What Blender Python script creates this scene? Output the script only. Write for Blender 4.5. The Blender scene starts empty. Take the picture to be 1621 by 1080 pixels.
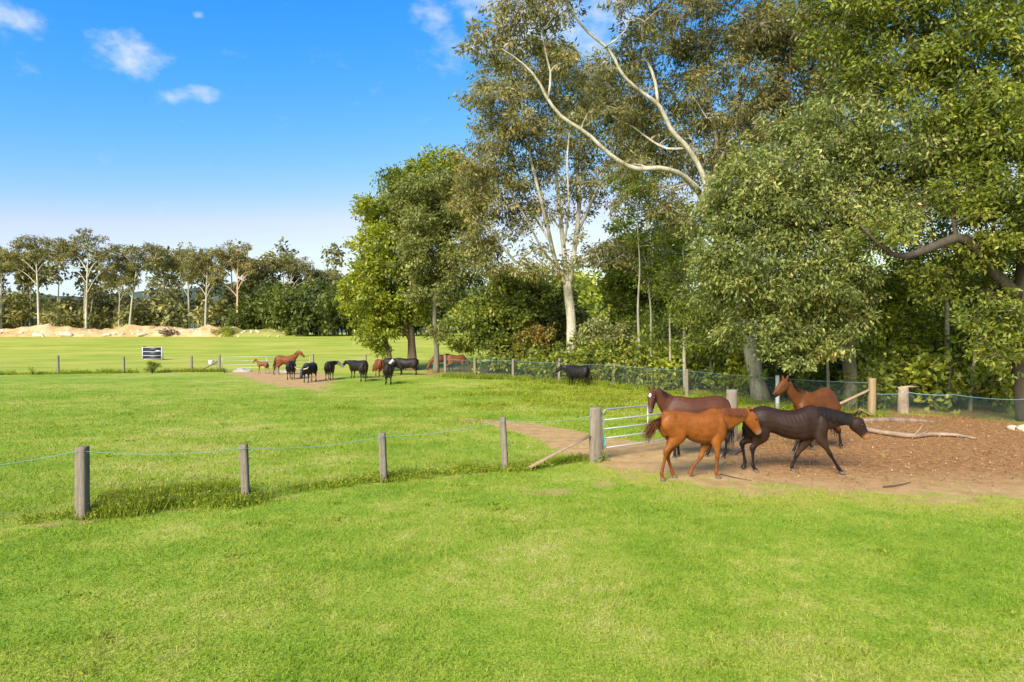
import bpy, math, random
import numpy as np
from mathutils import Vector

# ------------------------------------------------------------------ camera, world, sun, exposure
scene = bpy.context.scene
COL = scene.collection
RNG = np.random.default_rng(7)
random.seed(7)
CAM_H = 3.3
F = 1080.7                      # focal length in photograph pixels
PITCH = math.atan(15.0 / F)

cam_data = bpy.data.cameras.new('camera')
cam_data.sensor_width = 36.0
cam_data.lens = 24.0
cam_data.clip_start = 0.1
cam_data.clip_end = 6000.0
cam = bpy.data.objects.new('camera', cam_data)
COL.objects.link(cam)
cam.location = (0, 0, CAM_H)
cam.rotation_euler = (math.radians(90) - PITCH, 0, 0)
scene.camera = cam

SUN_EL = math.radians(34)
SUN_AZ = math.radians(207)      # compass style: 0 = +Y (ahead), 90 = +X (right)
sun_vec = Vector((math.sin(SUN_AZ) * math.cos(SUN_EL), math.cos(SUN_AZ) * math.cos(SUN_EL), math.sin(SUN_EL)))
sd = bpy.data.lights.new('sun', 'SUN')
sd.energy = 3.1
sd.angle = math.radians(30)
sd.color = (1.0, 0.955, 0.88)
sun = bpy.data.objects.new('sun', sd)
COL.objects.link(sun)
sun.rotation_euler = (-sun_vec).to_track_quat('-Z', 'Y').to_euler()

scene.view_settings.view_transform = 'Standard'
scene.view_settings.look = 'None'
scene.view_settings.exposure = 1.64
scene.view_settings.gamma = 1.0
scene.view_settings.use_curve_mapping = False
scene.cycles.max_bounces = 6
scene.cycles.diffuse_bounces = 3
scene.cycles.glossy_bounces = 2
scene.cycles.transmission_bounces = 4
scene.cycles.use_denoising = True


def pix(px, py, Y):
    """world point at depth Y seen at photograph pixel (px, py)"""
    a = (px - 810.5) / F
    b = (540.0 - py) / F
    ry = math.cos(PITCH) + b * math.sin(PITCH)
    rz = -math.sin(PITCH) + b * math.cos(PITCH)
    t = Y / ry
    return np.array((a * t, Y, CAM_H + rz * t))


def gnd(px, py):
    """point of the level ground seen at pixel"""
    a = (px - 810.5) / F
    b = (540.0 - py) / F
    ry = math.cos(PITCH) + b * math.sin(PITCH)
    rz = -math.sin(PITCH) + b * math.cos(PITCH)
    t = -CAM_H / rz
    return np.array((a * t, ry * t, 0.0))


def height(x, y):
    y = np.asarray(y, float)
    t = np.clip((y - 55.0) / 105.0, 0, 1)
    return t * t * (3 - 2 * t) * 2.3


# ---- node helpers
def N(nt, kind, **kw):
    n = nt.nodes.new(kind)
    for k, v in kw.items():
        if k.startswith('i_'):
            n.inputs[k[2:].replace('_', ' ')].default_value = v
        else:
            setattr(n, k, v)
    return n


def ramp(nt, fac, stops):
    r = nt.nodes.new('ShaderNodeValToRGB')
    els = r.color_ramp.elements
    while len(els) < len(stops):
        els.new(0.5)
    for e, (p, c) in zip(els, stops):
        e.position = p
        e.color = (*c, 1.0) if len(c) == 3 else c
    nt.links.new(fac, r.inputs['Fac'])
    return r.outputs['Color']


def mathn(nt, op, a, b=None, clamp=False):
    m = nt.nodes.new('ShaderNodeMath')
    m.operation = op
    m.use_clamp = clamp
    for i, v in enumerate((a, b)):
        if v is None:
            continue
        if isinstance(v, (int, float)):
            m.inputs[i].default_value = v
        else:
            nt.links.new(v, m.inputs[i])
    return m.outputs[0]


def mixc(nt, fac, a, b, mode='MIX'):
    m = nt.nodes.new('ShaderNodeMix')
    m.data_type = 'RGBA'
    m.blend_type = mode
    for sock, v in ((m.inputs[0], fac), (m.inputs[6], a), (m.inputs[7], b)):
        if isinstance(v, (int, float)):
            sock.default_value = v
        elif isinstance(v, tuple):
            sock.default_value = (*v, 1.0) if len(v) == 3 else v
        else:
            nt.links.new(v, sock)
    return m.outputs[2]


def noise(nt, vec, scale, detail=3.0, rough=0.55, out='Fac'):
    n = nt.nodes.new('ShaderNodeTexNoise')
    n.inputs['Scale'].default_value = scale
    n.inputs['Detail'].default_value = detail
    n.inputs['Roughness'].default_value = rough
    if vec is not None:
        nt.links.new(vec, n.inputs['Vector'])
    return n.outputs[out]


def smooth(nt, v, lo, hi, to0=0.0, to1=1.0):
    m = nt.nodes.new('ShaderNodeMapRange')
    m.interpolation_type = 'SMOOTHSTEP'
    m.inputs['From Min'].default_value = lo
    m.inputs['From Max'].default_value = hi
    m.inputs['To Min'].default_value = to0
    m.inputs['To Max'].default_value = to1
    nt.links.new(v, m.inputs['Value'])
    return m.outputs['Result']


# ---- sky
world = bpy.data.worlds.new('World')
scene.world = world
world.use_nodes = True
wt = world.node_tree
for n in list(wt.nodes):
    wt.nodes.remove(n)
w_out = N(wt, 'ShaderNodeOutputWorld')
w_bg = N(wt, 'ShaderNodeBackground')
w_bg.inputs['Strength'].default_value = 0.083
wt.links.new(w_bg.outputs[0], w_out.inputs['Surface'])
sky = N(wt, 'ShaderNodeTexSky', sky_type='NISHITA')
sky.sun_disc = False
sky.sun_elevation = SUN_EL
sky.sun_rotation = SUN_AZ
sky.altitude = 100
sky.air_density = 1.0
sky.dust_density = 0.6
sky.ozone_density = 2.5
sep = N(wt, 'ShaderNodeSeparateColor')
wt.links.new(sky.outputs[0], sep.inputs[0])
comb = N(wt, 'ShaderNodeCombineColor')          # a deeper, clearer blue than the default atmosphere
for ch, (k, p_, ref) in enumerate(((1.3, 2.8, 2.33), (1.36, 1.0, 1.98), (3.85, 0.2, 3.5))):
    chan = mathn(wt, 'MULTIPLY', mathn(wt, 'POWER', mathn(wt, 'MULTIPLY', sep.outputs[ch], 1.0 / ref), p_), k)
    if ch == 0:                                  # towards the horizon the red never passes the green
        chan = mathn(wt, 'MINIMUM', chan, mathn(wt, 'MULTIPLY', sep.outputs[1], 0.575))
    wt.links.new(chan, comb.inputs[ch])
tc = N(wt, 'ShaderNodeTexCoord')
wdir = tc.outputs['Generated']


def cloud_layer():
    spots = [(8, 22, 62, 34), (192, 86, 72, 46), (300, 149, 86, 19), (312, 24, 16, 8), (865, 25, 270, 120),
             (742, 30, 46, 24), (190, -120, 160, 50), (640, -160, 130, 60), (-260, 60, 150, 60),
             (-420, 260, 160, 26), (1250, -120, 200, 80), (1900, 160, 190, 70)]
    wn = N(wt, 'ShaderNodeTexNoise')
    wn.inputs['Scale'].default_value = 9.0
    wn.inputs['Detail'].default_value = 3.0
    wt.links.new(wdir, wn.inputs['Vector'])
    warp = N(wt, 'ShaderNodeVectorMath', operation='MULTIPLY_ADD')
    wt.links.new(wn.outputs['Color'], warp.inputs[0])
    warp.inputs[1].default_value = (0.05, 0.05, 0.03)
    warp.inputs[2].default_value = (0, 0, 0)
    add = N(wt, 'ShaderNodeVectorMath', operation='ADD')
    wt.links.new(wdir, add.inputs[0])
    wt.links.new(warp.outputs[0], add.inputs[1])
    sub0 = N(wt, 'ShaderNodeVectorMath', operation='SUBTRACT')
    wt.links.new(add.outputs[0], sub0.inputs[0])
    sub0.inputs[1].default_value = (0.025, 0.025, 0.015)
    acc = None
    for (px, py, rx, ry) in spots:
        d = pix(px, py, 100.0) - np.array((0, 0, CAM_H))
        L = np.linalg.norm(d)
        d = d / L
        k = 100.0 / L
        s = N(wt, 'ShaderNodeVectorMath', operation='SUBTRACT')
        wt.links.new(sub0.outputs[0], s.inputs[0])
        s.inputs[1].default_value = tuple(d)
        m = N(wt, 'ShaderNodeVectorMath', operation='MULTIPLY')
        wt.links.new(s.outputs[0], m.inputs[0])
        m.inputs[1].default_value = (F / rx / k, F / rx / k, F / ry / k)
        ln = N(wt, 'ShaderNodeVectorMath', operation='LENGTH')
        wt.links.new(m.outputs[0], ln.inputs[0])
        v = smooth(wt, ln.outputs['Value'], 0.0, 1.35, 1.0, 0.0)
        acc = v if acc is None else mathn(wt, 'MAXIMUM', acc, v)
    st = N(wt, 'ShaderNodeMapping')
    st.inputs['Scale'].default_value = (1, 1, 1.7)
    wt.links.new(wdir, st.inputs['Vector'])
    nz = noise(wt, st.outputs[0], 17.0, 7.0, 0.6)
    nn = mathn(wt, 'MULTIPLY', mathn(wt, 'SUBTRACT', nz, 0.5), 1.7)
    body = mathn(wt, 'ADD', acc, mathn(wt, 'MULTIPLY', nn, 1.5))
    return smooth(wt, body, 0.26, 1.45, 0.0, 0.95)


cl = cloud_layer()
sky_c = mixc(wt, cl, comb.outputs[0], (3.1, 3.45, 3.75))
wt.links.new(sky_c, w_bg.inputs['Color'])


# ------------------------------------------------------------------ mesh helpers
def tag(o, label=None, cat=None, group=None, kind=None):
    if label:
        o['label'] = label
    if cat:
        o['category'] = cat
    if group:
        o['group'] = group
    if kind:
        o['kind'] = kind
    return o


def empty(name, loc):
    o = bpy.data.objects.new(name, None)
    o.empty_display_size = 0.3
    o.location = tuple(loc)
    COL.objects.link(o)
    return o


def mesh_np(name, v, f, mat=None, attrs=None, smooth_shade=False):
    """v (n,3), f (m,k) with one k"""
    me = bpy.data.meshes.new(name)
    v = np.ascontiguousarray(v, dtype=np.float32)
    f = np.ascontiguousarray(f, dtype=np.int32)
    k = f.shape[1]
    me.vertices.add(len(v))
    me.vertices.foreach_set('co', v.ravel())
    me.loops.add(f.size)
    me.loops.foreach_set('vertex_index', f.ravel())
    me.polygons.add(len(f))
    me.polygons.foreach_set('loop_start', np.arange(0, f.size, k, dtype=np.int32))
    if smooth_shade:
        me.polygons.foreach_set('use_smooth', np.ones(len(f), dtype=bool))
    me.update(calc_edges=True)
    if attrs:
        for an, av in attrs.items():
            av = np.asarray(av, dtype=np.float32)
            if av.ndim == 2:
                a = me.attributes.new(an, 'FLOAT_COLOR', 'POINT')
                a.data.foreach_set('color', av.ravel())
            else:
                a = me.attributes.new(an, 'FLOAT', 'POINT')
                a.data.foreach_set('value', av)
    if mat:
        me.materials.append(mat)
    return me


def link(name, me, parent=None, loc=None):
    o = bpy.data.objects.new(name, me)
    COL.objects.link(o)
    if parent is not None:
        o.parent = parent
    if loc is not None:
        o.location = tuple(loc)
    return o


class Buf:
    """collects quads (tubes, boxes) for one mesh"""

    def __init__(self):
        self.v, self.f, self.n = [], [], 0

    def add(self, v, f):
        self.v.append(np.asarray(v, float))
        self.f.append(np.asarray(f, int) + self.n)
        self.n += len(v)

    def tube(self, pts, rad, sides=8, cap=True, jitter=0.0, squash=1.0):
        pts = np.asarray(pts, float)
        m = len(pts)
        rad = np.broadcast_to(np.asarray(rad, float), (m,))
        t = np.gradient(pts, axis=0)
        t /= np.linalg.norm(t, axis=1)[:, None] + 1e-9
        ref = np.array((0, 0, 1.0)) if abs(t[0][2]) < 0.9 else np.array((1.0, 0, 0))
        u = np.cross(ref, t[0])
        u /= np.linalg.norm(u)
        ang = np.linspace(0, 2 * math.pi, sides, endpoint=False)
        jit = 1 + jitter * RNG.normal(size=sides) if jitter else np.ones(sides)
        vs = []
        for i in range(m):
            u = u - t[i] * np.dot(u, t[i])
            u /= np.linalg.norm(u) + 1e-9
            w = np.cross(t[i], u)
            jj = jit * (1 + jitter * 0.5 * RNG.normal(size=sides)) if jitter else jit
            ring = pts[i] + rad[i] * jj[:, None] * (np.cos(ang)[:, None] * u + squash * np.sin(ang)[:, None] * w)
            vs.append(ring)
        v = np.concatenate(vs)
        i = np.arange(m - 1)[:, None] * sides
        j = np.arange(sides)[None, :]
        j2 = (j + 1) % sides
        f = np.stack([i + j, i + j2, i + sides + j2, i + sides + j], -1).reshape(-1, 4)
        if cap:
            c0, c1 = len(v), len(v) + 1
            v = np.concatenate([v, pts[:1], pts[-1:]])
            jj = np.arange(0, sides)
            e = (m - 1) * sides
            caps = []
            for q in range(0, sides, 2):
                a, b, c = q, (q + 1) % sides, (q + 2) % sides
                caps.append((c0, c, b, a))
                caps.append((c1, e + a, e + b, e + c))
            f = np.concatenate([f, np.array(caps)])
        self.add(v, f)

    def box(self, c, s, rz=0.0):
        x, y, z = np.array(s) / 2.0
        v = np.array([(sx * x, sy * y, sz * z) for sz in (-1, 1) for sy in (-1, 1) for sx in (-1, 1)])
        cr, sr = math.cos(rz), math.sin(rz)
        v = np.stack([v[:, 0] * cr - v[:, 1] * sr, v[:, 0] * sr + v[:, 1] * cr, v[:, 2]], 1) + np.array(c)
        f = [(0, 2, 3, 1), (4, 5, 7, 6), (0, 1, 5, 4), (2, 6, 7, 3), (0, 4, 6, 2), (1, 3, 7, 5)]
        self.add(v, f)

    def mesh(self, name, mat, smooth_shade=True):
        return mesh_np(name, np.concatenate(self.v), np.concatenate(self.f), mat, smooth_shade=smooth_shade)


def vnoise(x, y, scale, seed):
    """lattice value noise, 0..1"""
    r = np.random.default_rng(seed)
    T = r.random((64, 64))
    x = np.asarray(x) * scale
    y = np.asarray(y) * scale
    xi, yi = np.floor(x).astype(int), np.floor(y).astype(int)
    fx, fy = x - xi, y - yi
    fx, fy = fx * fx * (3 - 2 * fx), fy * fy * (3 - 2 * fy)
    g = lambda a, b: T[a % 64, b % 64]
    return (g(xi, yi) * (1 - fx) + g(xi + 1, yi) * fx) * (1 - fy) + (g(xi, yi + 1) * (1 - fx) + g(xi + 1, yi + 1) * fx) * fy


def sdf_poly(x, y, poly):
    """negative inside"""
    x, y = np.asarray(x, float), np.asarray(y, float)
    d = np.full(x.shape, 1e9)
    inside = np.zeros(x.shape, bool)
    n = len(poly)
    for i in range(n):
        ax, ay = poly[i][:2]
        bx, by = poly[(i + 1) % n][:2]
        ex, ey = bx - ax, by - ay
        t = np.clip(((x - ax) * ex + (y - ay) * ey) / (ex * ex + ey * ey + 1e-9), 0, 1)
        d = np.minimum(d, np.hypot(x - ax - t * ex, y - ay - t * ey))
        c = ((ay > y) != (by > y)) & (x < (bx - ax) * (y - ay) / (by - ay + 1e-12) + ax)
        inside ^= c
    return np.where(inside, -d, d)


def seg_d(x, y, a, b):
    ex, ey = b[0] - a[0], b[1] - a[1]
    t = np.clip(((x - a[0]) * ex + (y - a[1]) * ey) / (ex * ex + ey * ey + 1e-9), 0, 1)
    return np.hypot(x - a[0] - t * ex, y - a[1] - t * ey), t


# ------------------------------------------------------------------ materials
def new_mat(name):
    m = bpy.data.materials.new(name)
    m.use_nodes = True
    nt = m.node_tree
    for n in list(nt.nodes):
        nt.nodes.remove(n)
    out = N(nt, 'ShaderNodeOutputMaterial')
    return m, nt, out


def principled(nt, out, color, rough=0.7, spec=0.3, bump=None, bump_s=0.3, bump_d=0.02, metallic=0.0):
    p = N(nt, 'ShaderNodeBsdfPrincipled')
    if isinstance(color, tuple):
        p.inputs['Base Color'].default_value = (*color, 1)
    else:
        nt.links.new(color, p.inputs['Base Color'])
    if isinstance(rough, (int, float)):
        p.inputs['Roughness'].default_value = rough
    else:
        nt.links.new(rough, p.inputs['Roughness'])
    p.inputs['Specular IOR Level'].default_value = spec
    p.inputs['Metallic'].default_value = metallic
    if bump is not None:
        b = N(nt, 'ShaderNodeBump')
        b.inputs['Strength'].default_value = bump_s
        b.inputs['Distance'].default_value = bump_d
        nt.links.new(bump, b.inputs['Height'])
        nt.links.new(b.outputs[0], p.inputs['Normal'])
    if out is not None:
        nt.links.new(p.outputs[0], out.inputs['Surface'])
    return p


def grass_colour(nt, pos):
    """patchy pasture colour from world position, shared by ground and blades"""
    n1 = noise(nt, pos, 0.16, 4.0, 0.6)
    n2 = noise(nt, pos, 0.75, 4.0, 0.6)
    n3 = noise(nt, pos, 3.2, 3.0, 0.6)
    n1, n2, n3 = (smooth(nt, q, 0.25, 0.75) for q in (n1, n2, n3))
    s = mathn(nt, 'ADD', mathn(nt, 'MULTIPLY', n1, 0.40), mathn(nt, 'ADD', mathn(nt, 'MULTIPLY', n2, 0.35), mathn(nt, 'MULTIPLY', n3, 0.25)))
    c = ramp(nt, s, [(0.22, (0.148, 0.236, 0.016)), (0.42, (0.203, 0.280, 0.023)), (0.58, (0.258, 0.305, 0.035)), (0.80, (0.362, 0.348, 0.080))])
    return c


def mat_ground():
    m, nt, out = new_mat('pasture')
    g = N(nt, 'ShaderNodeNewGeometry')
    pos = g.outputs['Position']
    grass = grass_colour(nt, pos)
    fine = noise(nt, pos, 28.0, 3.0, 0.7)
    grass = mixc(nt, 1.0, grass, ramp(nt, fine, [(0.28, (0.42, 0.46, 0.36)), (0.5, (0.95, 0.95, 0.95)), (0.72, (1.45, 1.38, 1.5))]), 'MULTIPLY')
    dry = N(nt, 'ShaderNodeAttribute', attribute_name='dry').outputs['Fac']
    nd = noise(nt, pos, 1.3, 4.0, 0.65)
    dryf = smooth(nt, mathn(nt, 'ADD', dry, mathn(nt, 'SUBTRACT', nd, 0.5)), 0.25, 0.8)
    grass = mixc(nt, dryf, grass, ramp(nt, noise(nt, pos, 5.0, 4.0), [(0.3, (0.22, 0.26, 0.02)), (0.7, (0.36, 0.32, 0.06))]))
    far = N(nt, 'ShaderNodeAttribute', attribute_name='far').outputs['Fac']
    st = N(nt, 'ShaderNodeMapping')
    st.inputs['Scale'].default_value = (0.06, 0.11, 0.1)
    nt.links.new(pos, st.inputs['Vector'])
    farc = ramp(nt, noise(nt, st.outputs[0], 1.6, 5.0, 0.62), [(0.3, (0.187, 0.251, 0.021)), (0.5, (0.286, 0.309, 0.034)), (0.72, (0.418, 0.357, 0.073))])
    grass = mixc(nt, far, grass, farc)
    dirt = N(nt, 'ShaderNodeAttribute', attribute_name='dirt').outputs['Fac']
    nb = noise(nt, pos, 1.7, 6.0, 0.68)
    df = smooth(nt, mathn(nt, 'ADD', dirt, mathn(nt, 'MULTIPLY', mathn(nt, 'SUBTRACT', nb, 0.5), 1.5)), 0.30, 0.72)
    litter = N(nt, 'ShaderNodeAttribute', attribute_name='litter').outputs['Fac']
    dn = noise(nt, pos, 2.2, 6.0, 0.7)
    sand = ramp(nt, dn, [(0.3, (0.273, 0.162, 0.063)), (0.55, (0.405, 0.257, 0.106)), (0.75, (0.486, 0.324, 0.146))])
    mulch = ramp(nt, noise(nt, pos, 6.0, 6.0, 0.75), [(0.3, (0.145, 0.069, 0.025)), (0.5, (0.277, 0.135, 0.048)), (0.7, (0.457, 0.247, 0.096))])
    soil = mixc(nt, litter, sand, mulch)
    col = mixc(nt, df, grass, soil)
    bh = noise(nt, pos, 22.0, 4.0, 0.7)
    principled(nt, out, col, 0.9, 0.12, bh, 0.55, 0.05)
    return m


def mat_blade(name, tint=None, dry=0.0):
    m, nt, out = new_mat(name)
    g = N(nt, 'ShaderNodeNewGeometry')
    c = grass_colour(nt, g.outputs['Position'])
    v = N(nt, 'ShaderNodeAttribute', attribute_name='v').outputs['Fac']
    if tint:
        c = mixc(nt, 0.7, c, ramp(nt, v, tint))
    else:
        c = mixc(nt, 1.0, c, ramp(nt, v, [(0.0, (0.60, 0.66, 0.50)), (0.5, (1.14, 1.12, 1.15)), (0.85, (1.42, 1.30, 1.8)), (1.0, (1.75, 1.5, 2.8))]), 'MULTIPLY')
    d = N(nt, 'ShaderNodeBsdfDiffuse')
    nt.links.new(c, d.inputs['Color'])
    t = N(nt, 'ShaderNodeBsdfTranslucent')
    nt.links.new(c, t.inputs['Color'])
    mx = N(nt, 'ShaderNodeMixShader')
    mx.inputs[0].default_value = 0.4
    nt.links.new(d.outputs[0], mx.inputs[1])
    nt.links.new(t.outputs[0], mx.inputs[2])
    nt.links.new(mx.outputs[0], out.inputs['Surface'])
    return m


def mat_leaf(name, stops, trans=0.32, rough=0.5, spec=0.35):
    m, nt, out = new_mat(name)
    v = N(nt, 'ShaderNodeAttribute', attribute_name='v').outputs['Fac']
    c = ramp(nt, v, stops)
    p = principled(nt, None, c, rough, spec)
    t = N(nt, 'ShaderNodeBsdfTranslucent')
    tc_ = mixc(nt, 1.0, c, (1.5, 1.5, 0.7), 'MULTIPLY')
    nt.links.new(tc_, t.inputs['Color'])
    mx = N(nt, 'ShaderNodeMixShader')
    mx.inputs[0].default_value = trans
    nt.links.new(p.outputs[0], mx.inputs[1])
    nt.links.new(t.outputs[0], mx.inputs[2])
    nt.links.new(mx.outputs[0], out.inputs['Surface'])
    return m


def mat_bark(name, stops, scale=3.0, stretch=0.18, bump=0.5, rough=0.85):
    m, nt, out = new_mat(name)
    tcn = N(nt, 'ShaderNodeTexCoord')
    mp = N(nt, 'ShaderNodeMapping')
    mp.inputs['Scale'].default_value = (1, 1, stretch)
    nt.links.new(tcn.outputs['Object'], mp.inputs['Vector'])
    n1 = noise(nt, mp.outputs[0], scale, 6.0, 0.65)
    n2 = noise(nt, mp.outputs[0], scale * 6, 5.0, 0.7)
    s = mathn(nt, 'ADD', mathn(nt, 'MULTIPLY', n1, 0.65), mathn(nt, 'MULTIPLY', n2, 0.35))
    principled(nt, out, ramp(nt, s, stops), rough, 0.2, n2, bump, 0.03)
    return m


def mat_plain(name, c, rough=0.7, spec=0.3, metallic=0.0, var=0.25, scale=8.0):
    m, nt, out = new_mat(name)
    tcn = N(nt, 'ShaderNodeTexCoord')
    n1 = noise(nt, tcn.outputs['Object'], scale, 5.0, 0.65)
    col = ramp(nt, n1, [(0.3, tuple(q * (1 - var) for q in c)), (0.7, tuple(min(1, q * (1 + var)) for q in c))])
    principled(nt, out, col, rough, spec, n1, 0.25, 0.01, metallic)
    return m


def mat_coat(name, rough=0.42):
    m, nt, out = new_mat(name)
    a = N(nt, 'ShaderNodeAttribute', attribute_name='coat').outputs['Color']
    tcn = N(nt, 'ShaderNodeTexCoord')
    n1 = noise(nt, tcn.outputs['Object'], 5.0, 5.0, 0.6)
    n2 = noise(nt, tcn.outputs['Object'], 60.0, 3.0, 0.6)
    c = mixc(nt, 1.0, a, ramp(nt, n1, [(0.3, (0.78, 0.76, 0.74)), (0.7, (1.2, 1.2, 1.2))]), 'MULTIPLY')
    p = principled(nt, out, c, rough, 0.16, n2, 0.2, 0.012)
    return m


M_ground = mat_ground()
M_blade = mat_blade('grass_blade')
M_weed = mat_blade('weed_blade', [(0.0, (0.10, 0.16, 0.02)), (0.4, (0.20, 0.26, 0.025)), (0.7, (0.34, 0.34, 0.04)), (0.93, (0.40, 0.37, 0.05)), (1.0, (0.75, 0.58, 0.02))])
OLIVE = [(0.0, (0.080, 0.079, 0.020)), (0.5, (0.186, 0.173, 0.046)), (0.85, (0.314, 0.270, 0.079)), (1.0, (0.426, 0.255, 0.074))]
M_gum = mat_leaf('gum_leaf', OLIVE)
M_lime = mat_leaf('lime_leaf', [(0.0, (0.083, 0.111, 0.011)), (0.5, (0.215, 0.245, 0.018)), (1.0, (0.447, 0.431, 0.036))], 0.4)  # yellow-green; on several plants the sunlit look is put into this colour
M_grey = mat_leaf('grey_leaf', [(0.0, (0.080, 0.094, 0.021)), (0.5, (0.178, 0.194, 0.047)), (1.0, (0.343, 0.319, 0.088))])
M_green = mat_leaf('green_leaf', [(0.0, (0.068, 0.092, 0.015)), (0.5, (0.169, 0.202, 0.024)), (1.0, (0.374, 0.354, 0.044))], 0.38)
M_dark = mat_leaf('dark_leaf', [(0.0, (0.039, 0.054, 0.009)), (0.5, (0.090, 0.113, 0.017)), (1.0, (0.196, 0.204, 0.026))])
M_flower = mat_leaf('blossom_leaf', [(0.0, (0.070, 0.094, 0.021)), (0.45, (0.170, 0.197, 0.041)), (0.80, (0.300, 0.305, 0.079)), (0.94, (0.46, 0.39, 0.125)), (1.0, (0.58, 0.45, 0.16))])
M_rust = mat_leaf('rust_leaf', [(0.0, (0.072, 0.077, 0.011)), (0.5, (0.187, 0.154, 0.023)), (1.0, (0.376, 0.210, 0.040))])
M_wood = mat_leaf('far_leaf', [(0.0, (0.091, 0.098, 0.028)), (0.5, (0.204, 0.193, 0.058)), (1.0, (0.430, 0.348, 0.110))], 0.25)
B_white = mat_bark('white_bark', [(0.32, (0.136, 0.111, 0.053)), (0.44, (0.288, 0.245, 0.160)), (0.54, (0.440, 0.387, 0.289)), (0.66, (0.528, 0.474, 0.380))], 2.6, 0.4, 0.4)
B_brown = mat_bark('brown_bark', [(0.3, (0.07, 0.045, 0.028)), (0.55, (0.20, 0.14, 0.095)), (0.75, (0.33, 0.25, 0.18))], 5.0, 0.12, 0.8)
B_dark = mat_bark('dark_bark', [(0.3, (0.03, 0.024, 0.016)), (0.6, (0.085, 0.066, 0.045)), (0.8, (0.16, 0.125, 0.085))], 5.0, 0.15, 0.7)
B_pale = mat_bark('pale_bark', [(0.3, (0.16, 0.14, 0.09)), (0.55, (0.34, 0.31, 0.22)), (0.75, (0.48, 0.44, 0.35))], 4.0, 0.3, 0.3)
B_dark2 = mat_bark('grey_bark', [(0.3, (0.07, 0.06, 0.035)), (0.55, (0.16, 0.14, 0.09)), (0.75, (0.27, 0.24, 0.17))], 4.0, 0.2, 0.5)
B_tan = mat_bark('tan_bark', [(0.3, (0.33, 0.19, 0.10)), (0.7, (0.55, 0.36, 0.21))], 3.0, 0.2, 0.3)
M_post = mat_bark('weathered_post', [(0.30, (0.101, 0.075, 0.053)), (0.5, (0.209, 0.167, 0.125)), (0.72, (0.310, 0.257, 0.199))], 11.0, 0.07, 0.9)
M_post_new = mat_bark('tan_post', [(0.3, (0.184, 0.122, 0.063)), (0.55, (0.304, 0.213, 0.119)), (0.75, (0.384, 0.281, 0.175))], 9.0, 0.09, 0.7)
M_log = mat_bark('log_bark', [(0.3, (0.15, 0.095, 0.06)), (0.5, (0.33, 0.24, 0.165)), (0.7, (0.52, 0.43, 0.34))], 3.0, 1.0, 0.5)
M_log2 = mat_bark('dull_log', [(0.3, (0.12, 0.075, 0.045)), (0.5, (0.24, 0.165, 0.105)), (0.7, (0.38, 0.29, 0.21))], 3.0, 1.0, 0.5)
M_galv = mat_plain('galvanised_pipe', (0.36, 0.36, 0.36), 0.5, 0.5, 0.45, 0.12, 12)
M_wire = mat_plain('blue_wire', (0.19, 0.32, 0.36), 0.5, 0.4, 0.0, 0.1)
M_steel = mat_plain('steel_wire', (0.16, 0.17, 0.16), 0.5, 0.5, 0.3, 0.1)
M_net = mat_plain('netting_wire', (0.07, 0.12, 0.115), 0.7, 0.2, 0.0, 0.15)
M_whitep = mat_plain('white_paint', (0.45, 0.45, 0.46), 0.5, 0.4, 0.0, 0.08)
M_black = mat_plain('dark_panel', (0.018, 0.020, 0.028), 0.45, 0.4, 0.0, 0.2)
M_rock = mat_plain('pale_rock', (0.46, 0.37, 0.26), 0.9, 0.2, 0.0, 0.35, 3.0)
M_cloth = mat_plain('white_sheet', (0.27, 0.25, 0.21), 0.8, 0.2, 0.0, 0.15, 3.0)
M_teal = mat_plain('teal_twine', (0.05, 0.38, 0.38), 0.7, 0.2)
M_coat = mat_coat('coat', 0.48)
M_cow = mat_coat('cow_hide', 0.5)


def hair_mat(name, c):
    m, nt, out = new_mat(name)
    v = N(nt, 'ShaderNodeAttribute', attribute_name='v').outputs['Fac']
    col = ramp(nt, v, [(0.0, tuple(q * 0.7 for q in c)), (1.0, tuple(q * 1.3 for q in c))])
    principled(nt, out, col, 0.65, 0.12)
    return m


M_eye = mat_plain('eye_gloss', (0.012, 0.008, 0.006), 0.15, 0.6)

# ------------------------------------------------------------------ ground
FENCE_PX = [(131, 823), (389, 796), (608, 763), (800, 743), (942, 730)]
front_pts = [gnd(*p) for p in FENCE_PX]
off = front_pts[0] + (front_pts[0] - front_pts[1]) * 1.05
GATE_R = gnd(1158, 698)
yard = [gnd(*p) for p in [(975, 722), (1080, 692), (1240, 668), (1380, 656), (1500, 660), (1621, 668), (1850, 684), (1950, 800), (1750, 815),
                          (1621, 806), (1480, 790), (1300, 777), (1120, 768), (1000, 752), (940, 742)]]
herd_patch = [gnd(*p) for p in [(362, 591), (400, 586), (470, 586), (520, 592), (522, 608), (505, 619), (455, 612), (405, 602)]]
path = [(gnd(742, 664), 0.30), (gnd(800, 671), 0.65), (gnd(860, 684), 0.85), (gnd(920, 697), 1.1), (gnd(985, 715), 1.7), (gnd(1030, 725), 2.0)]
grove = [(-9, 60), (-6, 51.5), (0, 47.8), (4, 44.5), (14.5, 27.6), (19, 25.8), (40, 24), (45, 45), (22, 52), (8, 60), (-2, 64)]


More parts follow.
